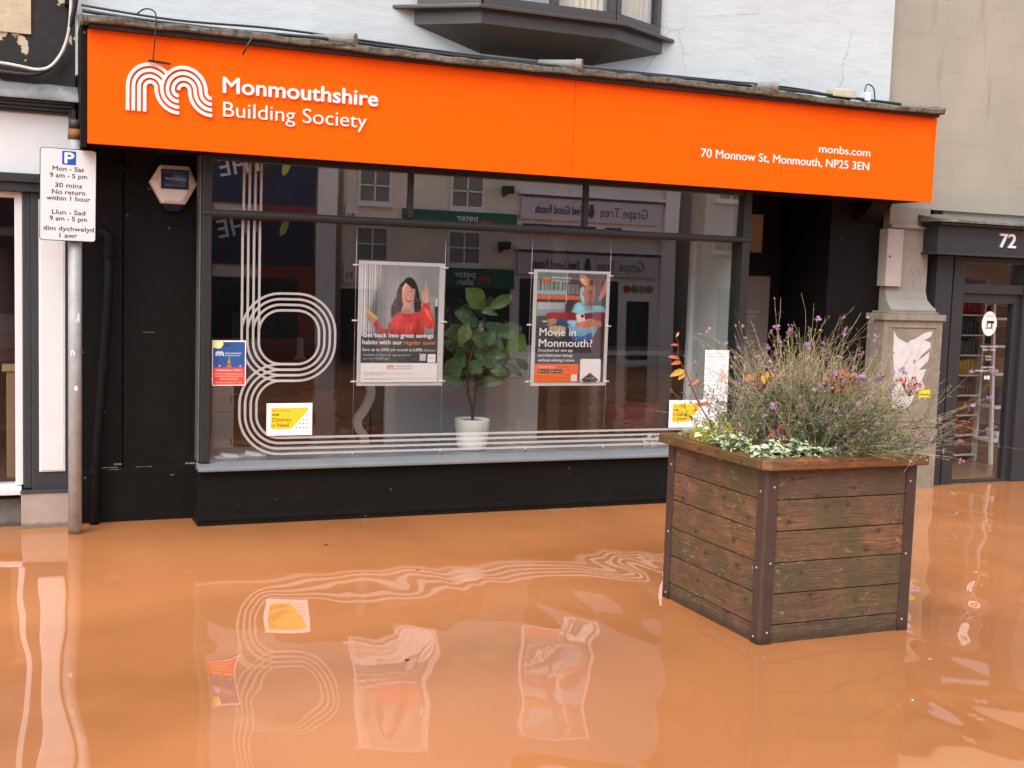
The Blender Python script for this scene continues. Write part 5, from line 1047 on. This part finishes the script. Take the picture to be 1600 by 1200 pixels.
for i in range(46):                                        # tall thin tips above the rest
    grow(Vector((3.56 + random.uniform(-.16, .18), -2.8 + random.uniform(-.1, .1), .85)), Vector((random.uniform(-.35, .35), random.uniform(-.25, .2), 1)), random.uniform(.58, .80), .0, .3, fl=.15)
for i in range(9000):                                      # dense grey green cushion below
    q = Vector((random.gauss(0, 1), random.gauss(0, 1), 0)); q = q.normalized() * random.random() ** .5 if q.length else q
    zz = .80 + random.random() ** 1.3 * .24 * (1.15 - q.length * .7); p = Vector((3.64 + q.x * .34, -2.80 + q.y * .36, zz)); leafq(fo, p, rv(.6) + Vector((q.x * .4, q.y * .4, .75)), random.uniform(.02, .05), random.uniform(.0018, .004), FOL)
st.build('stems', bush); fo.build('foliage', bush); pe.build('flowers', bush)
# low plants along the front
def leafo(mb, p, d, nrm, L, wd, m, fold=.25):
    d = d.normalized(); s = d.cross(nrm).normalized(); n = s.cross(d)
    pts = []
    for t, ww in ((0, .12), (.3, .85), (.6, .9), (.85, .5), (1, .05)):
        c = p + d * (L * t) - n * (L * .18 * t * t); pts += [c - s * wd * ww * .5 + n * wd * fold * ww, c, c + s * wd * ww * .5 + n * wd * fold * ww]
    mb.add(pts, [(3 * i + k, 3 * i + k + 1, 3 * i + 4 + k, 3 * i + 3 + k) for i in range(4) for k in range(2)], m, True)
def m_lamium():
    t = NT('silver_variegated_leaf'); g = t.n('ShaderNodeNewGeometry'); v = t.coord(); n = t.noise(v, 95, 2)
    c = t.ramp(n, (.40, (.06, .13, .035)), (.46, (.60, .68, .44)), (.75, (.76, .80, .62))); c = t.mix(1., c, t.mix(g.outputs['Random Per Island'], (.55, .6, .5), (1.1, 1.1, 1.0)), 'MULTIPLY')
    return t.bsdf(c, .5, 0, .4)
LAM = m_lamium()
for nm, lb, cen, ex, nn in (('deadnettle', 'low silver white variegated plant trailing along the front rim of the planter', (3.38, -3.13, .83), (.27, .055), 330), ('deadnettle', 'small clump of variegated leaves at the left rim of the planter beside the lime plant', (3.155, -2.86, .85), (.05, .15), 130)):
    t = thing(nm, lb, 'plant', cen, 'variegated plants along the planter rim'); b = MB()
    for i in range(nn):
        u = random.uniform(-1, 1); p = Vector((cen[0] + ex[0] * u, cen[1] + random.gauss(0, .55) * ex[1] + .02, cen[2] + random.uniform(.0, .055) * (1.1 - abs(u) * .4) + (.035 if random.random() < .3 and u < .1 else 0)))
        an = random.uniform(0, 6.28); leafo(b, p, Vector((math.cos(an), math.sin(an) - .3, random.uniform(-.2, .5))), Vector((random.uniform(-.4, .4), -.6, 1)), random.uniform(.022, .042), random.uniform(.018, .030), LAM)
    b.build('foliage', t)
    b = MB()
    for i in range(24): b.tube([(cen[0] + ex[0] * random.uniform(-1, 1), cen[1] + ex[1] * .3, .79), (cen[0] + ex[0] * random.uniform(-1, 1), cen[1] - ex[1] * random.random(), cen[2] + .03)], .0015, STEMB, 3)
    b.build('stems', t)
t = thing('stonecrop', 'bright lime green feathery plant at the left corner of the planter', 'plant', (3.13, -2.62, .81)); b = MB(); LIME = m_leaf('lime_leaf', (.44, .50, .03), (.66, .68, .09), .5, 25, .3)
for i in range(150):
    p = Vector((max(3.13, 3.185 + random.gauss(0, .05)), -2.66 + random.gauss(0, .085), .82)); d = Vector((random.gauss(-.05, .3), random.gauss(-.1, .35), 1)).normalized(); H = random.uniform(.06, .15)
    for k in range(16):
        q = p + d * H * (k / 15); leafq(b, q, d * .7 + rv(.7), random.uniform(.012, .022), .0035, LIME)
b.build('foliage', t)
REDST = m_leaf('red_stem', (.16, .035, .03), (.24, .06, .05), .5, 10, .1); ORL = m_leaf('orange_leaf', (.42, .10, .03), (.55, .22, .05), .5, 30, .3); CORL = m_leaf('coral_leaf', (.38, .09, .05), (.5, .17, .09), .5, 30, .3); DKR = m_leaf('dark_red_leaf', (.10, .02, .022), (.17, .05, .04), .5, 30, .2); YEL = m_leaf('yellow_leaf', (.50, .30, .04), (.6, .38, .08), .5, 30, .3)
t = thing('spindly_shrub', 'single tall red stemmed sprig with orange leaves at the left of the planter', 'plant', (3.16, -2.68, .80)); b = MB()
pth = cat_mull([(3.165, -2.70, .80), (3.14, -2.70, .93), (3.08, -2.70, 1.02), (3.03, -2.70, 1.10), (2.985, -2.70, 1.19), (2.935, -2.70, 1.27), (2.93, -2.70, 1.33), (2.915, -2.70, 1.37)], 5); b.tube(pth, [.0042 - .003 * i / len(pth) for i in range(len(pth))], REDST, 6); b.build('stem', t)
for p, d, L, m_ in (((2.915, -2.7, 1.37), (.4, 0, .6), .03, YEL), ((2.93, -2.7, 1.33), (-1, 0, .1), .04, CORL), ((2.94, -2.7, 1.265), (-1, 0, .25), .06, CORL), ((2.95, -2.7, 1.25), (-.9, -.2, -.1), .06, ORL), ((2.97, -2.7, 1.21), (-1, -.2, -.25), .085, YEL), ((2.97, -2.7, 1.2), (-.6, -.4, -.4), .06, YEL), ((2.985, -2.7, 1.19), (.7, 0, .5), .03, CORL), ((3.01, -2.7, 1.14), (.6, -.3, .5), .05, CORL), ((3.01, -2.7, 1.13), (-.5, -.3, .3), .03, DKR), ((3.06, -2.7, 1.04), (1, -.2, .2), .06, CORL), ((3.07, -2.7, 1.03), (-.6, 0, .5), .035, CORL)):
    b = MB(); leafo(b, Vector(p), Vector(d), Vector((.1, -.8, .6)), L, L * .42, m_); b.build('leaf', t)
def tuft(lb, cen, n, spread, H, mats, Ls, nm='coral_bells', grp='red and orange leaved plants in the planter'):
    t = thing(nm, lb, 'plant', cen, grp); b = MB(); s_ = MB(); c = Vector(cen)
    for i in range(n):
        d = Vector((random.gauss(0, spread), random.gauss(0, spread) - .15, 1)).normalized(); tip = c + d * H * random.uniform(.45, 1.0)
        s_.tube([c, (c + tip) / 2 + rv(.006), tip], .0016, REDST, 4); leafo(b, tip, d * .4 + rv(.7), Vector((random.uniform(-.4, .4), -.8, .6)), random.uniform(*Ls), random.uniform(*Ls) * .5, random.choice(mats))
    b.build('foliage', t); s_.build('stems', t)
tuft('small coral red leaved sprig standing in the silver leaves at the front of the planter', (3.30, -3.02, .80), 26, .28, .20, [CORL, DKR, CORL], (.025, .045))
tuft('dark red leaved clump between the lime plant and the bush', (3.20, -2.78, .80), 24, .3, .15, [DKR, DKR, CORL], (.02, .04))
tuft('orange leaved shoot poking out of the middle of the bush', (3.62, -3.00, 1.10), 26, .35, .14, [ORL, CORL, ORL], (.022, .042))
tuft('pale orange leaves among the stems at the upper left of the bush', (3.28, -2.88, 1.12), 14, .5, .12, [CORL, ORL, YEL], (.03, .055))
tuft('low tan leaf cluster behind the silver leaves', (3.45, -3.05, .83), 9, .6, .06, [YEL, ORL], (.04, .07))
tuft('single crimson flower head at the right of the bush', (4.12, -2.95, 1.10), 22, .45, .10, [m_leaf('crimson_petal', (.40, .03, .05), (.5, .07, .09), .5, 30, .2)], (.02, .035))

# small litter floating on the water
random.seed(31)
for x, yy, lb, L in ((1.70, -.78, 'dark sliver of leaf floating in front of the stall riser', .05), (1.52, -2.95, 'small dark leaf floating near the looped reflection', .045), (3.75, -3.62, 'pale petal floating just in front of the planter', .02), (3.30, -4.0, 'tiny pale fleck floating in the foreground right of centre', .016), (2.05, -1.5, 'tiny twig floating in front of the savings poster', .03), (4.35, -3.3, 'pale petal floating to the right of the planter', .018)):
    b = MB(); an = random.uniform(0, 6.28); leafo(b, Vector((x, yy, .004)), Vector((math.cos(an), math.sin(an), 0)), Vector((0, 0, 1)), L, L * .4, mat('dead_leaf', (.06, .03, .015), .7) if 'dark' in lb or 'twig' in lb else PAPER, .1)
    one(b, 'floating_leaf', lb, 'leaf', 'litter floating on the flood water')
# ------------------------------------------------------------------ the other side of the street, seen in the glass
OY = -22.0
CREAM = mat('cream_stucco', (.74, .67, .55), .75, var=.12, vs=1.5, bump=.004); GREYW = mat('grey_white_stucco', (.78, .74, .72), .7, var=.08, vs=1.5); DARKG = mat('dark_shop_glass', (.03, .032, .035), .1, var=.2); SASH = mat('sash_white', (.72, .70, .66), .5)
def facing(q): return (q[0], OY - (q[1] - OY), q[2])      # builds as if facing -Y, then turned to face the street (+Y)
def oppo(name, label, x0, x1, h, wallm):
    t = thing(name, label, 'shop', ((x0 + x1) / 2, OY - 3, 0), 'buildings on the far side of the street')
    b = MB(); b.box(x0, x1, OY - 8, OY, BASE, h, wallm); b.box(x0 - .05, x1 + .05, OY, OY + .12, h - .3, h, wallm); b.build('wall', t)
    b = MB(); b.prism([(OY - 8, h), (OY + .12, h), (OY - 4, h + 2.4)], x0, x1, mat('slate_roof', (.06, .06, .065), .6), 'x'); b.build('roof', t)
    return t
def win(t, x0, x1, z0, z1):
    b = MB()
    for a, c, d, e in ((x0 - .07, x0, z0 - .07, z1 + .07), (x1, x1 + .07, z0 - .07, z1 + .07), (x0, x1, z0 - .07, z0), (x0, x1, z1, z1 + .07), ((x0 + x1) / 2 - .02, (x0 + x1) / 2 + .02, z0, z1), (x0, x1, (z0 + z1) / 2 - .02, (z0 + z1) / 2 + .02)): b.box(a, c, OY, OY + .06, d, e, SASH)
    b.box(x0 - .12, x1 + .12, OY, OY + .12, z0 - .14, z0 - .07, SASH); f = b.build('window', t)
    b = MB(); b.box(x0, x1, OY + .002, OY + .02, z0, z1, mat('blind_grey_pane', (.20, .19, .17), .15)); b.build('pane', f)
def back_text(t, s_, x0, x1, z, cap, m, y=.13, bold=.01, tilt=0):
    """lettering that faces the camera's side of the street: read from +Y, so x runs the other way"""
    b = MB(); cx = (x0 + x1) / 2
    def fn(q):
        x, z_ = q[0] - cx, q[2] - z; c_, s__ = math.cos(R(tilt)), math.sin(R(tilt)); x, z_ = x * c_ - z_ * s__, x * s__ + z_ * c_
        return (cx - x, OY + y + q[1] * 40, z + z_)
    b.text(s_, x0, x1, z, cap, 0, m, 0, bold, fn); b.build('lettering', t)
# blue shop
t = oppo('shop_building', 'blue fronted shop with red window surround across the street', -4, 7.02, 7.5, CREAM)
b = MB(); b.box(-3, 7.0, OY, OY + .1, 2.42, 4.1, ink('#2b3148')); b.build('fascia', t)
b = MB(); b.box(5.7, 7.0, OY, OY + .12, BASE, 2.42, ink('#7c3a30')); b.box(4.0, 4.5, OY, OY + .12, BASE, 2.42, ink('#6b6f80')); b.build('shop_surround', t)
b = MB(); b.box(4.5, 6.6, OY + .121, OY + .13, .6, 2.1, DARKG); b.box(-2, 3.9, OY + .05, OY + .06, .4, 2.2, DARKG); b.build('window_pane', t)
back_text(t, 'THE', 4.65, 5.75, 3.15, .42, ink('#cfd4da'), .12, .01, -12)
b = MB()
for cx, cz in ((6.25, 3.38), (6.6, 3.75)): b.prism(ell(cx, cz, .09, .24, 16, -20), OY + .1, OY + .12, ink('#c8c070'))
b.build('leaf_emblem', t)
for x in (-2, 0.5, 3.0, 5.4): win(t, x, x + .9, 4.6, 6.3)
# cream building with the estate agent
t = oppo('shop_building', 'cream stucco building with sash windows over a green estate agent front across the street', 7.02, 12.5, 8.0, CREAM)
b = MB(); b.box(7.05, 7.55, OY, OY + .15, BASE, 4.2, GREYW); b.box(7.02, 12.5, OY, OY + .14, 3.62, 3.74, CREAM); b.build('pilaster', t)
for x0, x1 in ((8.16, 8.92), (10.65, 11.48)): win(t, x0, x1, 2.66, 3.45)
for x0, x1 in ((8.16, 8.92), (10.65, 11.48)): win(t, x0, x1, 4.5, 6.2)
b = MB(); b.box(9.3, 12.48, OY, OY + .12, 2.0, 2.52, ink('#2b5c49')); b.build('fascia', t)
b = MB(); b.box(9.4, 12.4, OY, OY + .03, .2, 2.0, DARKG); b.box(7.7, 8.7, OY, OY + .03, BASE, 1.9, DARKG); b.build('window_pane', t)
back_text(t, 'peter', 10.75, 11.35, 2.28, .17, ink('#dfe4e0')); back_text(t, 'alan', 10.85, 11.30, 2.08, .17, ink('#dfe4e0')); back_text(t, 'pa', 11.45, 11.75, 2.2, .18, ink('#d8502e'), .13, .02); back_text(t, 'Walter', 9.5, 10.4, 1.6, .16, ink('#9aa09c'))
b = MB(); b.prism([(7.78, 2.05), (8.1, 2.05), (8.1, 2.45)] + arc(7.94, 2.45, .16, 0, 180, 12)[1:-1] + [(7.78, 2.45)], OY + .02, OY + .08, ink('#d8d5cf')); b.build('number_plate', t)
back_text(t, '71', 7.85, 8.03, 2.14, .17, ink('#303030'), .09)
b = MB(); b.tube([(7.66, OY + .1, BASE), (7.66, OY + .1, 8)], .05, ink('#8a8070'), 10); b.build('downpipe', t)
b = MB(); b.box(12.0, 12.25, OY + .1, OY + .4, 3.05, 3.25, ink('#202224')); b.tube([(12.1, OY, 3.0), (12.1, OY + .25, 3.08)], .04, ink('#202224'), 8); one(b, 'security_camera', 'black security camera on the cream wall across the street', 'camera')
# grape shop
t = oppo('shop_building', 'pale shop with white fascia and dotted cornice across the street', 12.5, 17.5, 7.4, GREYW)
b = MB(); b.box(12.58, 16.85, OY, OY + .12, 2.42, 3.0, ink('#c3bcc4')); b.build('fascia', t)
b = MB(); b.box(12.5, 17.0, OY, OY + .2, 3.08, 3.16, GREYW); b.box(12.5, 17.2, OY, OY + .3, 3.55, 3.68, GREYW)
for k in range(44): b.box(12.6 + k * .1, 12.65 + k * .1, OY + .12, OY + .16, 3.02, 3.08, ink('#5a5458'))
b.build('cornice', t)
back_text(t, 'Grape Tree', 14.95, 16.45, 2.58, .27, ink('#55575a'), .13, .0); back_text(t, 'Feel Good Foods', 13.0, 14.4, 2.6, .22, ink('#2c2c2e'), .13, .015)
b = MB(); b.prism(ell(14.68, 2.68, .10, .15, 12), OY + .12, OY + .13, ink('#4a4250')); b.box(14.62, 14.74, OY + .12, OY + .132, 2.8, 2.9, ink('#4a4250')); b.build('grape_emblem', t)
b = MB(); b.box(12.7, 14.9, OY, OY + .03, .3, 2.3, DARKG); b.box(15.2, 15.7, OY, OY + .03, BASE, 2.3, DARKG); b.box(16.0, 16.7, OY, OY + .03, .1, 1.75, DARKG); b.build('window_pane', t)
b = MB()
for k, h in enumerate(('#a8484a', '#5a8a4a', '#a8884a', '#5a8a80')): b.prism(ell(15.98 + k * .24, 2.1, .11, .11, 16), OY + .01, OY + .03, ink(h))
b.build('coloured_discs', t)
b = MB(); b.box(17.0, 17.45, OY, OY + .15, BASE, 3.6, GREYW); b.build('pilaster', t)
for x in (13.2, 15.4): win(t, x, x + .9, 4.4, 6.1)
# pale corner building and further shops
t = oppo('shop_building', 'pale corner building with a tilted upper window across the street', 18.4, 25, 8.4, mat('pale_stucco', (.56, .55, .50), .7, var=.08, vs=1))
win(t, 18.8, 19.6, 3.3, 4.3); win(t, 21, 21.9, 3.3, 4.9); b = MB(); b.box(19, 24, OY, OY + .04, .3, 2.2, DARKG); b.build('window_pane', t)
t = oppo('shop_building', 'stone shop arcade with an arched name sign across the street', 25, 36, 8.0, CREAM)
b = MB(); b.prism([(27.2, BASE), (31.2, BASE), (31.2, 1.75)] + arc(29.2, 1.75, 2.0, 0, 180, 20)[1:-1] + [(27.2, 1.75)], OY, OY + .03, DARKG); b.build('archway', t)
b = MB()
def archf(q):
    u = (q[0] - 29.2) / 2.35; rr = 2.12 + q[2]; an = R(90) - u * 1.0 / 1.0 * .98 * 1.0
    return (29.2 - rr * 1.05 * math.cos(an) * 1.0, OY + .06 + q[1] * 40, 0.35 + rr * math.sin(an) * .95)
b.text('THE OLDWAY CENTRE', 26.85, 31.55, 0, .26, 0, ink('#2a2724'), 0, .012, archf); b.build('lettering', t)
for x in (26, 28.7, 32): win(t, x, x + .9, 4.4, 6.0)
t = oppo('shop_building', 'plain grey terrace at the far left across the street', -20, -4, 7.8, GREYW)
b = MB(); b.box(-19, -5, OY, OY + .04, .3, 2.2, DARKG); b.build('window_pane', t)
for x in (-18, -14.5, -11, -7.5): win(t, x, x + .9, 3.4, 5.1)
b = MB(); b.tube([(18.2, OY + 3, BASE), (18.2, OY + 3, 2.3)], .06, ink('#4a4a48'), 10); b.box(17.8, 18.6, OY + 2.95, OY + 3.0, 2.3, 2.8, ink('#34343a')); one(b, 'street_sign', 'dark rectangular sign on a post across the street', 'street sign')
